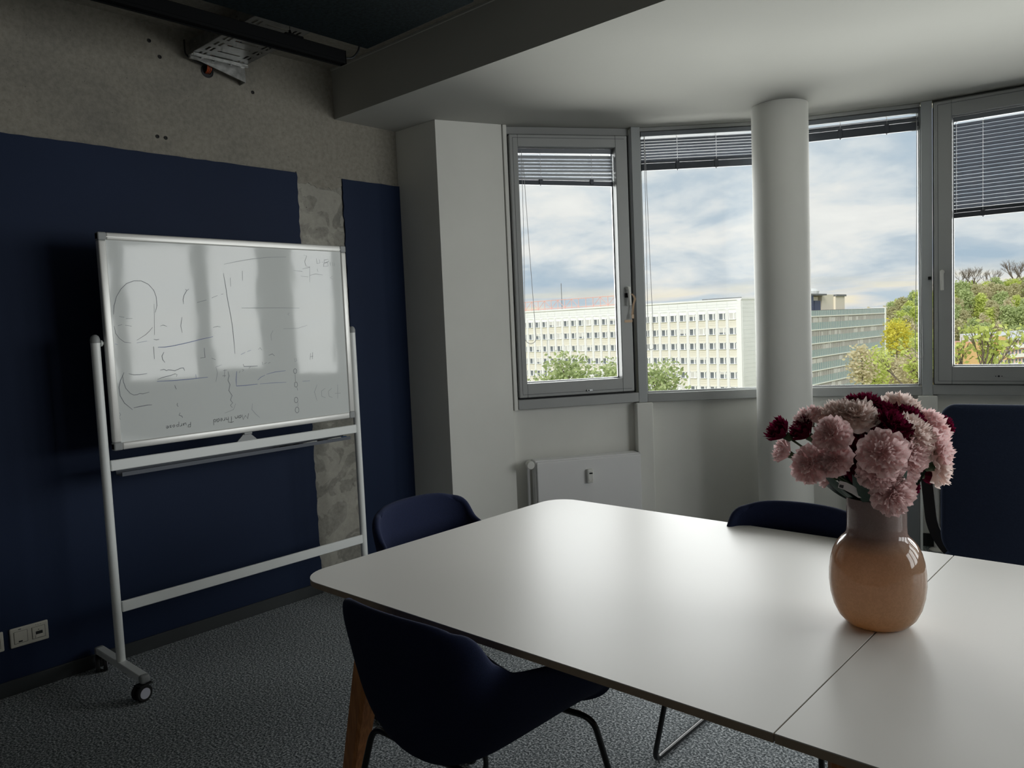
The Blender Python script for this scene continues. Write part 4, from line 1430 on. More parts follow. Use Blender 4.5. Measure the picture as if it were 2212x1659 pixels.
pad(BW, 0.482, 1.156, -0.235, -0.185, 0.060, 0.125, 'backrest')
mb = MB().rbox(-0.225, 0.225, -0.18, 0.27, 0.455, 0.515, 0.025, 3)
mb.build('seat', 'office_fabric', oc, 'auto')
MB().rbox(-0.12, 0.12, -0.12, 0.12, 0.405, 0.454, 0.01, 2).build('tilt_mechanism', 'black_plastic', oc)
MB().tube([(0, 0, 0.18), (0, 0, 0.405)], 0.015, 14).build('gas_lift', 'cap_grey', oc, True)
MB().tube([(0, 0, 0.09), (0, 0, 0.33)], 0.028, 16).build('lift_sleeve', 'black_plastic', oc, 'auto')
for s in (-1, 1):
    path = fillet([(s * 0.08, -0.12, 0.46), (s * 0.205, -0.125, 0.49), (s * 0.275, -0.11, 0.60), (s * 0.297, -0.11, 0.842)], 0.12, 8)
    mb = MB()
    vs, fs = [], []
    for i, q in enumerate(path):
        d = (path[min(i + 1, len(path) - 1)] - path[max(i - 1, 0)]).normalized()
        sd = d.cross(Vector((0, 1, 0))).normalized()
        wd = sd * 0.022
        nn = Vector((0, 0.012, 0))
        vs += [q - wd - nn, q + wd - nn, q + wd + nn, q - wd + nn]
    for i in range(len(path) - 1):
        for k in range(4):
            fs.append((4 * i + k, 4 * i + (k + 1) % 4, 4 * i + 4 + (k + 1) % 4, 4 * i + 4 + k))
    fs += [(3, 2, 1, 0), tuple(4 * (len(path) - 1) + k for k in range(4))]
    mb.add(vs, fs).build('arm_bracket', 'black_plastic', oc, 'auto')
    MB().rbox(s * 0.30 - 0.045, s * 0.30 + 0.045, -0.13, 0.15, 0.843, 0.868, 0.01, 3).build('armrest', 'black_plastic', oc, 'auto')
for k in range(5):
    a = 2 * pi * k / 5 + 0.3
    M = Matrix.Rotation(a, 4, 'Z')
    MB().tube([M @ Vector((0.02, 0, 0.105)), M @ Vector((0.16, 0, 0.095)), M @ Vector((0.29, 0, 0.075))], [0.024, 0.020, 0.014], 10).build('base_arm', 'black_plastic', oc, True)
    W = M @ Matrix.Translation((0.295, 0, 0.030)) @ Matrix.Rotation(pi / 2, 4, 'X')
    MB().lathe([(0.012, -0.024), (0.027, -0.024), (0.030, -0.018), (0.030, 0.018), (0.027, 0.024), (0.012, 0.024)], 20, M=W).tube([M @ Vector((0.28, 0, 0.04)), M @ Vector((0.28, 0, 0.08))], 0.008, 8).build('castor', 'rubber', oc, 'auto')

# ------------------------------------------------------------------ vase and carnations
VX, VY = 3.358, 2.089
vase = thing('vase', 'bulbous amber glass vase with a smoky mauve neck on the table', 'vase', (VX, VY, TZ + 0.0002))
prof = [(0.0, 0.006), (0.060, 0.004), (0.066, 0.0), (0.078, 0.006), (0.094, 0.024), (0.106, 0.050), (0.1135, 0.080), (0.1165, 0.110), (0.1160, 0.140),
        (0.1125, 0.168), (0.106, 0.192), (0.0965, 0.212), (0.085, 0.226), (0.0765, 0.234), (0.0725, 0.244), (0.0715, 0.262), (0.0715, 0.30), (0.0720, 0.333),
        (0.0712, 0.3355), (0.0690, 0.3340), (0.0682, 0.300), (0.0682, 0.262)]
mbv = MB().lathe(prof, 56)
mbv.f = [f for f in mbv.f if len(f) <= 4]
mbv.m = [0] * len(mbv.f)
mbv.build('glass_body', 'vase_glass', vase, True)


def bloom_mesh(name, material, seed, layers, frill=0.10):
    rnd = random.Random(seed)
    mb = MB()
    for li, (cnt, r0, r1, zb, zt, spread) in enumerate(layers):
        for k in range(cnt):
            a0 = 2 * pi * (k + 0.5 * (li % 2)) / cnt + rnd.uniform(-0.18, 0.18)
            hw = spread * rnd.uniform(0.85, 1.15)
            R = r1 * rnd.uniform(0.88, 1.10)
            zt2 = zt + rnd.uniform(-0.10, 0.10)
            NA, NR = 9, 4
            vs = []
            ph = rnd.uniform(0, 6)
            for j in range(NR + 1):
                s = j / NR
                wv = hw * (0.25 + 0.75 * s ** 0.6)
                for i in range(NA + 1):
                    u = -1 + 2 * i / NA
                    rr = r0 + (R - r0) * (s - 0.12 * u * u * s)
                    zz = zb + (zt2 - zb) * s ** 1.3 + (0.12 * s * s * (u * u)) * (1 if li < 2 else -0.4)
                    fr = frill * s ** 2
                    zz += fr * sin(i * 2.4 + ph) * 1.1 + rnd.uniform(-1, 1) * fr * 0.35
                    if j == NR:
                        rr += frill * 0.38 * (1 if i % 2 else -1) * rnd.uniform(0.4, 1.0)
                    rr += fr * 0.5 * cos(i * 1.9 + ph * 1.3)
                    aa = a0 + wv * u
                    vs.append((rr * cos(aa), rr * sin(aa), zz))
            fs = [(j * (NA + 1) + i, j * (NA + 1) + i + 1, (j + 1) * (NA + 1) + i + 1, (j + 1) * (NA + 1) + i) for j in range(NR) for i in range(NA)]
            mb.add(vs, fs)
    return mb.mesh(name, material, True)


LAY = [(5, 0.05, 1.0, 0.0, -0.02, 0.72), (6, 0.05, 0.98, 0.05, 0.20, 0.60), (6, 0.05, 0.86, 0.09, 0.38, 0.56), (6, 0.04, 0.68, 0.12, 0.52, 0.58), (5, 0.03, 0.48, 0.15, 0.62, 0.66), (4, 0.02, 0.30, 0.17, 0.66, 0.8), (3, 0.01, 0.15, 0.18, 0.68, 1.0)]
LAYT = [(6, 0.10, 0.78, 0.0, 0.55, 0.62), (6, 0.08, 0.66, 0.05, 0.75, 0.60), (5, 0.05, 0.48, 0.1, 0.84, 0.66), (4, 0.03, 0.28, 0.15, 0.88, 0.8)]
BLOOM = {'p': [bloom_mesh('bloom', 'petal_pink', s, LAY) for s in (1, 2)], 'c': [bloom_mesh('bloom', 'petal_pale', s, LAY) for s in (3, 4)],
         'd': [bloom_mesh('bloom', 'petal_dark', s, LAY) for s in (5, 6)], 't': [bloom_mesh('bloom', 'petal_dark', 8, LAYT)], 'u': [bloom_mesh('bloom', 'petal_pink', 9, LAYT)]}
CALYX = MB().lathe([(0.10, -0.42), (0.20, -0.36), (0.22, -0.15), (0.26, 0.02), (0.20, 0.05)], 10).mesh('calyx', 'stem_green', True)

FL = [  # pixel, radius in pixels, depth shift, kind, label
    (1862, 862, 40, 0.03, 'd', 'dark red carnation at the very top of the bouquet'),
    (1796, 884, 42, 0.00, 'c', 'cream pink carnation at the upper left, left one of a touching cream pair'),
    (1850, 890, 42, -0.05, 'c', 'cream pink carnation right below the topmost dark red bloom'),
    (1735, 900, 34, 0.02, 'p', 'pink carnation above the dark bud on the left side of the bouquet'),
    (1684, 932, 36, -0.01, 't', 'dark red half open bud at the far left of the bouquet'),
    (1734, 932, 38, 0.00, 't', 'nearly black red bud second from the left edge of the bouquet'),
    (1794, 934, 38, -0.12, 'p', 'pink carnation facing left, front of the left half of the bouquet'),
    (1693, 976, 32, 0.00, 'u', 'pale pink bud hanging at the far left, under the dark red bud'),
    (1744, 1002, 40, -0.08, 'p', 'pink carnation low at the left with a ragged lower edge'),
    (1800, 992, 36, -0.12, 'p', 'pink carnation low at the front left, beside the dark gap'),
    (1848, 985, 46, -0.06, 'd', 'blackish red carnation in the middle of the bouquet, left of the open pink one'),
    (1912, 976, 50, -0.18, 'p', 'largest open pink carnation facing the camera in the centre'),
    (1903, 880, 40, 0.02, 'd', 'dark red carnation at the upper right beside the topmost bloom'),
    (1955, 868, 40, 0.06, 'c', 'pale pink carnation sticking out at the top right'),
    (1968, 893, 38, 0.02, 'd', 'dark red carnation tucked below the pale top right bloom'),
    (1932, 912, 44, -0.08, 'd', 'magenta red carnation above the largest open pink bloom'),
    (2022, 912, 38, 0.03, 'p', 'pink carnation at the upper right edge with dark tips behind'),
    (1992, 930, 46, -0.06, 'c', 'pale carnation on the right, upper one of the big right cluster'),
    (1975, 966, 46, -0.08, 'p', 'pink carnation in the heart of the right cluster'),
    (2036, 962, 44, -0.03, 'p', 'pink carnation bulging at the far right edge, before the office chair'),
    (2036, 1004, 42, -0.03, 'c', 'pale pink carnation at the lower right edge with drooping petals'),
    (1898, 1020, 40, -0.14, 'p', 'pink carnation directly below the largest open bloom'),
    (1962, 1004, 40, -0.09, 'p', 'peach pink carnation low on the right of the centre'),
    (1936, 1074, 44, -0.13, 'p', 'lowest pink carnation drooping over the vase rim'),
    (1928, 1040, 44, -0.12, 'p', 'pink carnation just above the lowest drooping one'),
    (2002, 1026, 26, 0.03, 't', 'small dark red bud at the lower right beside the chair arm'),
    (1975, 1056, 20, 0.03, 'd', 'smallest dark red bloom hanging at the lower right'),
    (1786, 1032, 26, 0.04, 'u', 'pink bud at the lower left above the white florist tag'),
    (1842, 1034, 32, 0.00, 'd', 'dark wine carnation low in the centre above the leaves'),
    (1768, 966, 34, 0.05, 'd', 'dark red bloom deep inside the left half of the bouquet'),
    (1866, 925, 46, 0.03, 'd', 'almost black carnation deep in the upper middle'),
    (2044, 912, 22, 0.07, 'd', 'dark red bloom peeping out behind the upper right pink one'),
    (1832, 948, 34, 0.02, 'c', 'pale carnation half hidden behind the left front one'),
]
BC = Vector((VX, VY, 1.165))
NECK = Vector((VX, VY, TZ + 0.335))
for i, (px, py, rp, dd, kd, lab) in enumerate(FL):
    d0 = 2.02 + dd
    pos = at(px, py, d0)
    R = rp * d0 / FPX * 1.12
    n = (pos - BC)
    n = (n.normalized() + Vector((0, 0, 0.25)) + (-RF) * (0.55 if dd < -0.04 else 0.15)).normalized()
    if kd in 'tu':
        n = ((pos - BC).normalized() + Vector((0, 0, 0.35))).normalized()
    base = pos - n * R * 0.40
    names = 'carnation'
    t = thing(names, lab, 'flower', base, 0, 'carnations in the vase')
    q = n.to_track_quat('Z', 'Y').to_euler()
    ms = BLOOM[kd]
    link('bloom', ms[i % len(ms)], t, rot=q, scale=R)
    link('calyx', CALYX, t, rot=q, scale=R * 0.9)
    out = Vector((pos.x - VX, pos.y - VY, 0))
    out = out.normalized() if out.length > 0.01 else Vector((1, 0, 0))
    rim = NECK + out * 0.038 + Vector((0, 0, -0.02))
    low = Vector((VX, VY, TZ + 0.05)) + out * 0.03
    p0 = Vector((0, 0, 0)) - n * R * 0.36
    r_ = rim - base
    c1 = p0 - n * min(0.10, r_.length * 0.5)
    c2 = r_ + Vector((0, 0, 0.05))
    pts = []
    for k in range(13):
        s = k / 12
        pts.append(((1 - s) ** 3) * p0 + 3 * ((1 - s) ** 2) * s * c1 + 3 * (1 - s) * s * s * c2 + s ** 3 * r_)
    pts.append(low - base)
    MB().tube(pts, 0.0028, 6).build('stem', 'stem_green', t, True)


def leaf_mesh(name, L, w, bend, mt):
    mb = MB()
    vs = []
    n = 8
    for i in range(n + 1):
        s = i / n
        ww = w * sin(pi * (0.08 + 0.9 * s)) if s < 1 else 0.001
        z = bend * s * s
        vs += [(s * L, -ww, z), (s * L, 0, z - 0.15 * ww), (s * L, ww, z)]
    fs = []
    for i in range(n):
        for k in range(2):
            fs.append((3 * i + k, 3 * i + k + 1, 3 * i + 4 + k, 3 * i + 3 + k))
    return mb.add(vs, fs).mesh(name, mt, True)


lf = leaf_mesh('leaf', 0.13, 0.014, 0.03, 'leaf_green')
fo = thing('foliage_sprig', 'dark green leaves filling the vase mouth between the stems', 'leaves', (VX, VY, TZ + 0.325))
rl = random.Random(5)
for k in range(26):
    a = 2 * pi * k / 26 + rl.uniform(-0.1, 0.1)
    el = rl.uniform(0.35, 1.25)
    link('leaf', lf, fo, (0.045 * cos(a) * rl.uniform(0.2, 0.95), 0.045 * sin(a) * rl.uniform(0.2, 0.95), rl.uniform(-0.02, 0.0)), (rl.uniform(-0.5, 0.5), -el, a), rl.uniform(0.7, 1.2))
tg = thing('florist_tag', 'white florist tag strip stuck between the stems at the vase rim', 'tag', (VX, VY, TZ + 0.34))
A, B = at(1815, 1048, 1.96), at(1856, 1070, 1.945)
pts = [at(1812, 1046, 1.965), at(1826, 1050, 1.958), at(1842, 1058, 1.95), at(1856, 1068, 1.945), at(1872, 1071, 1.95), at(1884, 1070, 1.96)]
o = tg.location
pts = [p_ - o for p_ in pts]
vs = []
for i, p_ in enumerate(pts):
    w_ = (0.009, 0.010, 0.010, 0.009, 0.006, 0.003)[i]
    vs += [p_ - Vector((0.2, 0.1, 1)).normalized() * w_, p_ + Vector((0.2, 0.1, 1)).normalized() * w_]
MB().add(vs, [(2 * i, 2 * i + 1, 2 * i + 3, 2 * i + 2) for i in range(5)]).add([v + RF * 0.0006 for v in vs], [(2 * i + 2, 2 * i + 3, 2 * i + 1, 2 * i) for i in range(5)]).build('tag_strip', 'paper_white', tg, True)
q0, q1 = pts[0], pts[1]
nv = -RF * 0.0008
zz = Vector((0.2, 0.1, 1)).normalized()
MB().add([q0.lerp(q1, 0.1) - zz * 0.007 + nv, q0.lerp(q1, 0.75) - zz * 0.0075 + nv, q0.lerp(q1, 0.75) + zz * 0.001 + nv, q0.lerp(q1, 0.1) + zz * 0.0 + nv], [(0, 1, 2, 3)]).build('printed_field', 'paper_print', tg)

# ================================================================== OUTSIDE
GZ = -21.0


def flat(p):
    return Vector((p.x, p.y, 0.0))


def rel(a, b):
    d = flat(b) - flat(a)
    return d.normalized()


# terrain: level ground by the buildings rising to a wooded hill on the right
gx = []
vs, fs = [], []
NX, NYD = 60, 40


def ground_z(px, d):
    s = min(1.0, max(0.0, (px - 1660.0) / 440.0))
    s = s * s * (3 - 2 * s)
    u = min(1.0, max(0.0, (d - 240.0) / 170.0))
    u = u * u * (3 - 2 * u)
    return GZ + 27.0 * s * u


for j in range(NYD + 1):
    d = 18 + (900 - 18) * (j / NYD) ** 1.8
    for i in range(NX + 1):
        px = -2600 + 8200 * i / NX
        p = at(px, 690, d)
        vs.append((p.x, p.y, ground_z(px, d)))
fs = [(j * (NX + 1) + i, j * (NX + 1) + i + 1, (j + 1) * (NX + 1) + i + 1, (j + 1) * (NX + 1) + i) for j in range(NYD) for i in range(NX)]
struct(MB().add(vs, fs).build('ground', 'meadow', smooth=True))

# --- white office slab
PA, PB = at(1582, 683, 172.0), at(1147, 683, 213.5)
ux = rel(PA, PB)
ang = atan2(ux.y, ux.x)
corner = flat(PA) - ux * 2.2
zrow = at(1582, 683, 172.0).z
wbld = thing('office_building', 'long white office slab with rows of small windows', 'building', (corner.x, corner.y, 0), ang)
BAY, FLH, NB, NR = 2.52, 3.30, 34, 8
ZT = zrow + 3.55
LEN = 2.2 - BAY / 2 + NB * BAY + 1.0
MB().box(0, LEN, -14, -0.12, GZ, ZT).build('wall', 'facade_white', wbld)
MB().box(-0.15, LEN, -14.2, 0.20, ZT, ZT + 0.35).build('roof_edge', 'facade_white', wbld)
MB().box(-0.02, 2.2 - BAY / 2 - 0.05, -0.12, 0.25, GZ, ZT).build('corner_pier', 'facade_pilaster', wbld)
FW, FHt = 1.66, 1.56
fmb = MB()
fmb.box(-FW / 2, -FW / 2 + 0.10, 0.0, 0.16, -FHt / 2, FHt / 2).box(FW / 2 - 0.10, FW / 2, 0.0, 0.16, -FHt / 2, FHt / 2).box(-FW / 2, FW / 2, 0.0, 0.16, FHt / 2 - 0.10, FHt / 2).box(-FW / 2, FW / 2, 0.0, 0.30, -FHt / 2, -FHt / 2 + 0.12).box(-0.48, -0.16, 0.0, 0.14, -FHt / 2, FHt / 2)
FME = fmb.mesh('window', 'far_frame')
PME = MB().box(-FW / 2 + 0.1, FW / 2 - 0.1, 0.005, 0.05, -FHt / 2 + 0.1, FHt / 2 - 0.1).mesh('pane', 'far_pane')
SME = {h: MB().box(-FW / 2 + 0.1, FW / 2 - 0.1, 0.05, 0.12, FHt / 2 - 0.1 - h, FHt / 2 - 0.1).mesh('shutter', 'far_shutter') for h in (0.45, 0.95, 1.34)}
SPM = MB()
for q in range(3):
    SPM.box(-0.93, 0.93, 0.0, 0.06, -0.84 + 0.56 * q, -0.84 + 0.56 * q + 0.535)
SPME = SPM.mesh('spandrel_panel', 'facade_beige')
PLM = MB().box(-0.30, 0.30, 0.0, 0.26, GZ, ZT - 1.9).mesh('pilaster', 'facade_pilaster')
APM = MB()
for q in range(3):
    APM.box(-1.24, 1.24, 0.0, 0.10, 0.58 * q, 0.58 * q + 0.555)
APME = APM.mesh('parapet_panel', 'facade_white')
rw = random.Random(21)
for i in range(NB):
    x = 2.2 + BAY * i
    link('pilaster', PLM, wbld, (x - BAY / 2, -0.12, 0))
    link('parapet_panel', APME, wbld, (x, -0.12, zrow + 1.55))
    for j in range(NR):
        z = zrow - FLH * j
        w = link('window', FME, wbld, (x, -0.12, z))
        link('pane', PME, w)
        r = rw.random()
        if r < 0.22:
            link('shutter', SME[rw.choice((0.45, 0.95, 1.34))], w)
        link('spandrel_panel', SPME, wbld, (x, -0.12, z - FLH / 2))
for j in range(NR):
    e_ = MB().box(-0.14, -0.02, -9.8, -8.6, -0.75, -0.05).box(-0.14, -0.02, -9.8, -8.6, 0.1, 0.8)
    e_.build('side_window', 'far_pane', wbld, loc=(0, 0, zrow - FLH * j))
sd = MB()
q = GZ
while q + 0.93 < ZT:
    sd.box(-0.06, -0.005, -13.9, -0.2, q + 0.03, q + 0.93)
    q += 0.95
sd.build('side_cladding', 'facade_white', wbld, kind='stuff')
tr = MB()
x0, x1, zb, zt = 14 * BAY, 31 * BAY, ZT + 0.4, ZT + 2.9
y_ = -2.0
nseg = 18
for z in (zb + 0.3, zt):
    tr.tube([(x0, y_, z), (x1, y_, z)], 0.10, 5)
for i in range(nseg + 1):
    x = x0 + (x1 - x0) * i / nseg
    tr.tube([(x, y_, zb - 0.1), (x, y_, zt)], 0.09, 5)
    if i < nseg and rw.random() < 0.8:
        xx = x0 + (x1 - x0) * (i + 1) / nseg
        a = (zb + 0.3, zt) if i % 2 else (zt, zb + 0.3)
        tr.tube([(x, y_, a[0]), (xx, y_, a[1])], 0.07, 5)
tr.build('roof_truss', 'truss_red', wbld, label='red and white lattice along the roof edge')
MB().tube([(22 * BAY, -5, ZT), (22 * BAY, -5, ZT + 7.5)], 0.10, 6).build('aerial', 'roof_grey', wbld)
MB().box(3.0, 13.0, -6.0, -5.8, ZT + 0.35, ZT + 0.75).build('roof_railing', 'roof_grey', wbld)

# --- teal banded tower block
PA, PB = at(1757, 700, 187.0), at(1911, 700, 228.0)
ux = rel(PA, PB)
uA = flat(PA) - ux * 7.0
endd = (flat(PB) - uA).length
tbd = thing('tower_block', 'banded office block of teal panels and thin white fins right of the column', 'building', (uA.x, uA.y, 0), atan2(ux.y, ux.x))
# facade looks to local -y (towards the room)
FL2 = 3.30
ztop = at(1757, 671, 187.0).z
MB().box(0, endd, 0.06, 13, GZ, ztop - 0.2).build('wall', 'window_band', tbd)
MB().box(endd, endd + 0.9, -0.25, 13, GZ, ztop + 0.3).build('end_wall', 'slab_white', tbd)
SP = 0.62
for f in range(7):
    zt_ = ztop - 1.30 - FL2 * f if f else ztop - 1.30
    if f == 0:
        MB().box(0, endd, 0.02, 0.34, ztop - 1.25, ztop).build('teal_band', 'teal_panel', tbd)
    zs = ztop - 1.35 - FL2 * f
    MB().box(0, endd, -0.12, 0.34, zs - 0.18, zs + 0.08).build('floor_slab', 'slab_white', tbd)
    MB().box(0, endd, 0.02, 0.34, zs - FL2 + 0.05, zs - 1.55).build('teal_band', 'teal_panel', tbd)
    fm = MB()
    n = int(endd / SP)
    for i in range(n):
        fm.box(i * SP, i * SP + 0.13, -0.05, 0.03, zs - FL2 + 0.05, zs - 0.18)
    fm.build('facade_fins', 'fin_grey', tbd, kind='stuff')
    bl = MB()
    rb = random.Random(40 + f)
    for i in range(10):
        x = rb.uniform(4, endd - 4)
        w_ = rb.choice((1.0, 1.6, 2.4))
        bl.box(x, x + w_, 0.035, 0.07, zs - 1.5, zs - 0.2 - rb.uniform(0, 0.4))
    bl.build('window_shades', 'far_shutter', tbd, kind='stuff')
fm = MB()
for i in range(int(endd / SP)):
    fm.box(i * SP, i * SP + 0.13, -0.05, 0.03, ztop - 1.28, ztop)
fm.build('facade_fins', 'fin_grey', tbd, kind='stuff')
ph = [(0.5, 14.0, 3.6, 5.9, 'penthouse_cream'), (14.0, 22.5, 4.6, 5.0, 'penthouse_cream'), (24.5, 33.0, 4.3, 5.8, 'penthouse_cream'), (33.0, 40.0, 3.8, 5.4, 'penthouse_cream')]
for a, b, y, h, m_ in ph:
    MB().box(a, b, y, 10, ztop - 0.2, ztop + h * 0.72).build('penthouse', m_, tbd)
MB().box(13.5, 25.0, 3.2, 10, ztop + 3.9, ztop + 4.3).build('canopy_roof', 'roof_grey', tbd)
MB().box(14.4, 16.6, 3.5, 3.7, ztop, ztop + 3.9).build('blue_column', 'door_blue', tbd)
MB().box(19.5, 23.5, 4.3, 4.6, ztop, ztop + 2.6).build('roof_door', 'door_blue', tbd)
MB().box(0.5, 13.6, 3.5, 10, ztop + 3.75, ztop + 4.35).box(33.0, 40.6, 3.5, 10, ztop + 3.7, ztop + 4.2).build('parapet_cap', 'roof_grey', tbd)
MB().lathe([(1.5, 0), (1.7, 0.8), (1.0, 1.5), (0.0, 1.6)], 12, M=Matrix.Translation((22.5, 6, ztop + 4.3))).build('roof_vent', 'pole_grey', tbd)
MB().tube([(10.5, 5, ztop + 4), (10.5, 5, ztop + 8.2)], 0.09, 5).build('aerial', 'roof_grey', tbd)
MB().box(0, endd, 0.0, 0.4, ztop, ztop + 0.1).build('roof_edge', 'roof_grey', tbd)

# --- orange apartment house beyond the trees
PA, PB = at(2122, 760, 262.0), at(2240, 760, 272.0)
ux = rel(PA, PB)
oA = flat(PA)
obd = thing('apartment_house', 'orange and white apartment house in the trees below the hill', 'building', (oA.x, oA.y, 0), atan2(ux.y, ux.x))
zt_ = at(2135, 737, 262.0).z
OL = 46.0
MB().box(-6.0, OL, 0.4, 12, GZ, zt_).build('wall', 'salmon', obd)
MB().box(-6.3, 0.0, -0.6, 12, GZ, zt_ - 0.2).build('end_bay', 'brick_orange', obd)
M = Matrix(((1, 0, 0, 0), (0, 1, 0, 0), (0, 0, 1, 0), (0, 0, 0, 1)))
MB().add([(-0.5, -0.8, zt_), (OL, -0.8, zt_), (OL, 8, zt_ + 2.6), (-0.5, 8, zt_ + 2.6), (-0.5, -0.8, zt_ - 0.2), (OL, -0.8, zt_ - 0.2), (OL, 8, zt_ - 0.2), (-0.5, 8, zt_ - 0.2)], [(0, 1, 2, 3), (7, 6, 5, 4), (0, 4, 5, 1), (1, 5, 6, 2), (2, 6, 7, 3), (3, 7, 4, 0)]).build('roof', 'pole_grey', obd)
MB().rbox(6.2, 10.4, -1.4, 4, GZ, zt_ + 1.4, 0.05, 1).build('stair_tower', 'brick_orange', obd)
for f in range(4):
    z = zt_ - 2.9 - 3.2 * f
    MB().box(0.2, 6.2, -1.3, 0.4, z - 0.1, z + 1.05).box(10.4, OL, -1.3, 0.4, z - 0.1, z + 1.05).build('balcony', 'slab_white', obd)
OW = MB().box(-0.5, 0.5, 0.0, 0.12, -0.75, 0.75).box(-0.5, -0.42, 0.1, 0.2, -0.8, 0.8).box(0.42, 0.5, 0.1, 0.2, -0.8, 0.8)
OWF = MB()
OWF.box(-0.62, -0.5, -0.08, 0.1, -0.85, 0.85).box(0.5, 0.62, -0.08, 0.1, -0.85, 0.85).box(-0.62, 0.62, -0.08, 0.1, 0.75, 0.87).box(-0.62, 0.62, -0.08, 0.1, -0.87, -0.75)
OWFM, OWPM = OWF.mesh('window', 'far_frame'), MB().box(-0.5, 0.5, 0.0, 0.08, -0.75, 0.75).mesh('pane', 'far_pane')
for f in range(4):
    for x in (1.2, 3.0, 4.8, 7.4, 9.2, 11.6, 13.4, 15.2, 17.0, 18.8, 20.6):
        yy = -1.5 if 6.2 < x < 10.4 else 0.32
        w = link('window', OWFM, obd, (x, yy, zt_ - 1.15 - 3.2 * f))
        link('pane', OWPM, w)

# ------------------------------------------------------------------ trees


def branch(mb, p, d, L, r, depth, rnd, tips, spread=0.55, seg=5):
    q = p + d * L
    mid = p.lerp(q, 0.5) + Vector((rnd.uniform(-1, 1), rnd.uniform(-1, 1), rnd.uniform(-0.3, 0.6))) * L * 0.07
    mb.tube([p, mid, q], [r, r * 0.85, r * 0.68], seg, cap=False)
    tips.append((q, depth))
    if depth == 0:
        return
    for k in range(rnd.choice((2, 3, 3))):
        nd = (d + Vector((rnd.uniform(-1, 1), rnd.uniform(-1, 1), rnd.uniform(-0.25, 0.75))) * spread).normalized()
        branch(mb, p.lerp(q, rnd.uniform(0.6, 1.0)), nd, L * rnd.uniform(0.62, 0.82), r * 0.62, depth - 1, rnd, tips, spread, seg)


def leaves(pts, n, rad, size, rnd, mt, squash=0.8):
    mb = MB()
    for i in range(n):
        c = rnd.choice(pts)
        v = Vector((rnd.gauss(0, 1), rnd.gauss(0, 1), rnd.gauss(0, 1)))
        v = v.normalized() * (rnd.random() ** 0.45) * rad
        p = c + Vector((v.x, v.y, v.z * squash))
        a = Vector((rnd.gauss(0, 1), rnd.gauss(0, 1), rnd.gauss(0, 0.7))).normalized()
        b = a.cross(Vector((rnd.gauss(0, 1), rnd.gauss(0, 1), rnd.gauss(0, 1)))).normalized()
        s = size * rnd.uniform(0.6, 1.3)
        mb.add([p - a * s, p + b * s * 0.6, p + a * s, p - b * s * 0.6], [(0, 1, 2, 3)])
    return mb.mesh('foliage', mt)


def tree_meshes(seed, h, crown, n, leaf, mt, depth=3, spread=0.55, lrad=None, bare=False):
    rnd = random.Random(seed)
    tips = []
    mb = MB()
    mb.tube([(0, 0, -1.5), (0.05, 0, h * 0.2), (0, 0.05, h * 0.36)], [h * 0.02, h * 0.016, h * 0.013], 6)
    base = Vector((0, 0, h * 0.34))
    for k in range(4 if not bare else 5):
        dr = Vector((cos(k * 1.6 + seed) * crown, sin(k * 1.6 + seed) * crown, 1.0 - 0.25 * (k % 2))).normalized()
        branch(mb, base, dr, h * 0.24, h * 0.010, depth, rnd, tips, spread)
    trunk = mb.mesh('trunk', 'bark')
    if bare:
        return trunk, None
    pts = [p for p, d in tips if d <= 1]
    return trunk, leaves(pts, n, lrad or h * 0.10, leaf, rnd, mt)


def crown_meshes(seed, h, w, n, leaf, mt, low=0.12, clumps=26):
    """dense hillside tree: trunk, a few limbs and clumps of leaves down to near the ground"""
    rnd = random.Random(seed)
    mb = MB()
    mb.tube([(0, 0, -2.0), (0.05, 0, h * 0.3), (0, 0.08, h * 0.72)], [h * 0.02, h * 0.014, h * 0.005], 6)
    cs = []
    for k in range(clumps):
        zz = h * (low + (0.92 - low) * (k + 0.5) / clumps)
        s = sin(pi * min(1.0, 0.12 + 0.88 * (zz / h))) ** 0.6
        a = k * 2.4 + rnd.uniform(-0.4, 0.4)
        c = Vector((cos(a), sin(a), 0)) * w * s * rnd.uniform(0.3, 0.8) + Vector((0, 0, zz))
        cs.append(c)
        mb.tube([(0, 0, zz * 0.75), c * 0.55 + Vector((0, 0, zz * 0.38)), c], [h * 0.006, h * 0.004, h * 0.001], 4, cap=False)
    return mb.mesh('trunk', 'bark'), leaves(cs, n, w * 0.52, leaf, rnd, mt, 0.85)


def height(pair):
    m = pair[1] or pair[0]
    return max(v.co.z for v in m.vertices)


TT = {
    'green': (crown_meshes(31, 12, 3.9, 1500, 0.50, 'leaves_green'), 'rounded green tree on the wooded hillside'),
    'olive': (crown_meshes(32, 12, 3.7, 1400, 0.50, 'leaves_olive'), 'olive brown budding tree on the wooded hillside'),
    'brown': (crown_meshes(33, 12, 3.4, 900, 0.42, 'leaves_brown'), 'pale brown thinly leaved tree on the hillside'),
    'fresh': (crown_meshes(34, 11, 3.9, 1500, 0.50, 'leaves_fresh'), 'bright yellow green tree on the hillside'),
    'bare': (tree_meshes(35, 13, 0.45, 0, 0, None, depth=4, spread=0.5, bare=True), 'bare leafless tree standing out on the hill crest'),
}
TNAME = {'green': 'green_tree', 'olive': 'olive_tree', 'brown': 'budding_tree', 'fresh': 'spring_tree', 'bare': 'bare_tree'}


def place(kind, px, d, z=None, s=1.0, label=None, group=True, rz=None, name=None):
    (tm_, lm_), lab = TT[kind]
    p = at(px, 690, d)
    z = ground_z(px, d) - 0.5 if z is None else z
    where = ' seen through the window right of the column' if px < 2012 else ' seen in the rightmost window'
    t = thing(name or TNAME[kind], label or lab.replace(' standing out', '') + where, 'tree', (p.x, p.y, z), rt.uniform(0, 6.28) if rz is None else rz, ('%s trees of the hill' % kind) + where if group else None)
    t.scale = (s, s, s)
    link('trunk', tm_, t)
    if lm_:
        link('foliage', lm_, t)
    return t


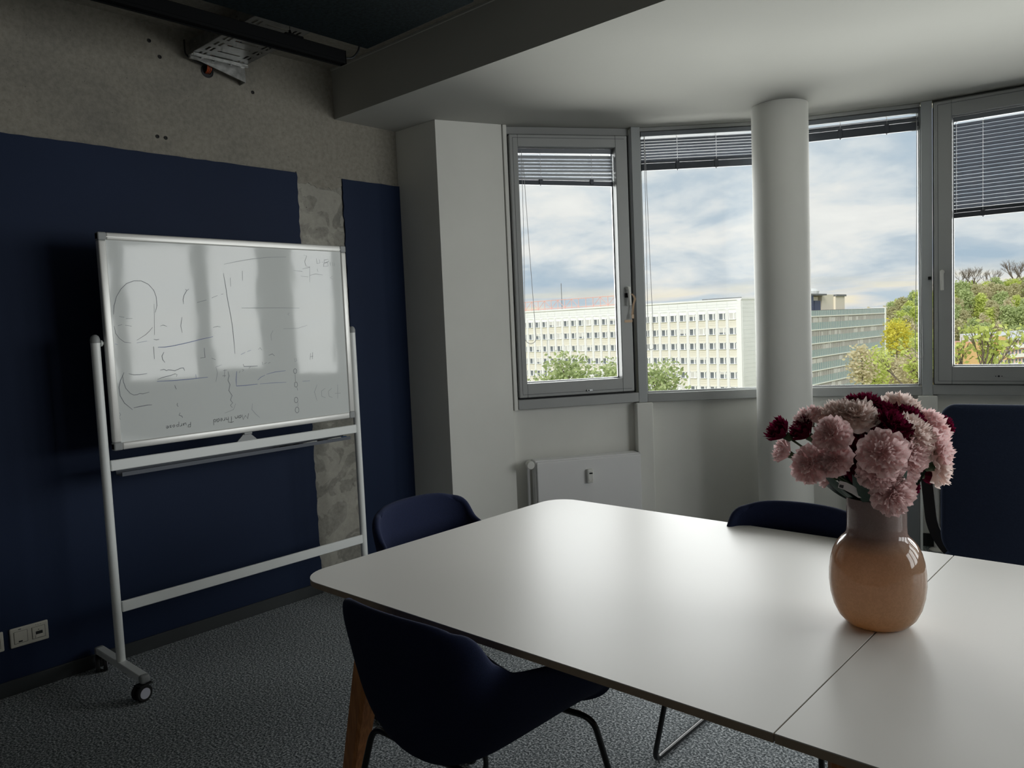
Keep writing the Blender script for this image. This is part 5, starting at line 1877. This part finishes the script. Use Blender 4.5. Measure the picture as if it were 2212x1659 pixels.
rt = random.Random(77)
for row, (d, step) in enumerate(((405, 17), (375, 18), (345, 19), (318, 20), (292, 22), (268, 24), (244, 27), (222, 30))):
    px = 1835 + rt.uniform(0, 15)
    while px < 2290:
        if not (px > 2050 and d < 280) and not (px < 1935 and d < 262):
            kd = rt.choices(('green', 'olive', 'brown', 'fresh'), (4, 4, 2, 2.2))[0]
            if px < 1905 and row < 3:
                kd = 'brown'
            place(kd, px, d + rt.uniform(-9, 9), s=rt.uniform(0.75, 1.05))
        px += step * rt.uniform(0.75, 1.2)
for px, s in ((1862, 0.8), (1880, 0.7), (2082, 1.45), (2103, 1.5), (2139, 1.35), (2192, 1.75), (2211, 1.55), (1958, 0.9)):
    place('bare', px, 405, s=s)
# yellow bush right of the tower, fresh shrubs below it
YT = crown_meshes(41, 7.5, 2.9, 1500, 0.26, 'leaves_yellow', low=0.2)
p = at(1936, 690, 150)
t = thing('yellow_tree', 'golden yellow blooming tree beside the banded block', 'tree', (p.x, p.y, at(1936, 775, 150).z))
link('trunk', YT[0], t)
link('foliage', YT[1], t)
BU = (crown_meshes(42, 4.5, 2.2, 900, 0.22, 'leaves_brown', low=0.05), crown_meshes(43, 4.5, 2.2, 900, 0.22, 'leaves_fresh', low=0.05))
for i in range(22):
    px = 1862 + (i * 37) % 150
    d = 92 + (i * 23) % 60
    py = 800 + (i * 17) % 44
    p = at(px, py, d)
    k = 1 if (i % 4 == 1) else 0
    t = thing('shrub', ('tan scrubby bush below the hill in the third window', 'fresh green scrub below the hill in the third window')[k], 'shrub', (p.x, p.y, p.z - 1.6), i * 1.3, ('tan bushes', 'fresh green bushes')[k] + ' below the hill')
    link('trunk', BU[k][0], t)
    link('foliage', BU[k][1], t)

# birches before the white slab
BI = [crown_meshes(s, 18, 3.6, 3600, 0.26, 'leaves_birch', low=0.25, clumps=34) for s in (51, 52)]
for i, (px, ptop, d, s, lab) in enumerate(((1228, 755, 78, 0.92, 'tall light green birch in the middle of the left window'), (1180, 795, 80, 0.80, 'lower light green birch at the left of the left window'),
                                           (1322, 770, 82, 0.88, 'light green birch at the right edge of the left window'), (1285, 808, 76, 0.74, 'low birch between the two taller ones in the left window'),
                                           (1424, 772, 80, 0.90, 'light green birch at the lower left of the second window'))):
    p = at(px, ptop, d)
    t = thing('birch_tree', lab, 'tree', (p.x, p.y, p.z - height(BI[i % 2]) * s), i * 2.1)
    t.scale = (s, s, s)
    link('trunk', BI[i % 2][0], t)
    link('foliage', BI[i % 2][1], t)
# young leafy tree close to the right window
YG = tree_meshes(61, 11, 0.32, 900, 0.17, 'leaves_fresh', depth=4, spread=0.42, lrad=0.42)
for px, ptop, d, s, lab in ((2092, 684, 46, 1.0, 'young leafy tree rising close outside the rightmost window'), (2000, 735, 50, 0.9, 'young leafy tree at the lower right of the third window'), (2196, 748, 50, 0.9, 'young leafy tree before the orange apartment house')):
    p = at(px, ptop, d)
    t = thing('young_tree', lab, 'tree', (p.x, p.y, p.z - height(YG) * s), px)
    t.scale = (s, s, s)
    link('trunk', YG[0], t)
    link('foliage', YG[1], t)
p = at(1182, 735, 110)
lp = thing('street_light', 'thin pale lamp post before the white office slab', 'lamp post', (p.x, p.y, GZ))
MB().tube([(0, 0, 0), (0, 0, p.z - GZ)], [0.14, 0.08], 8).build('post', 'pole_grey', lp)
MB().rbox(-0.2, 0.9, -0.12, 0.12, p.z - GZ, p.z - GZ + 0.12, 0.03, 1).build('lamp_head', 'pole_grey', lp)
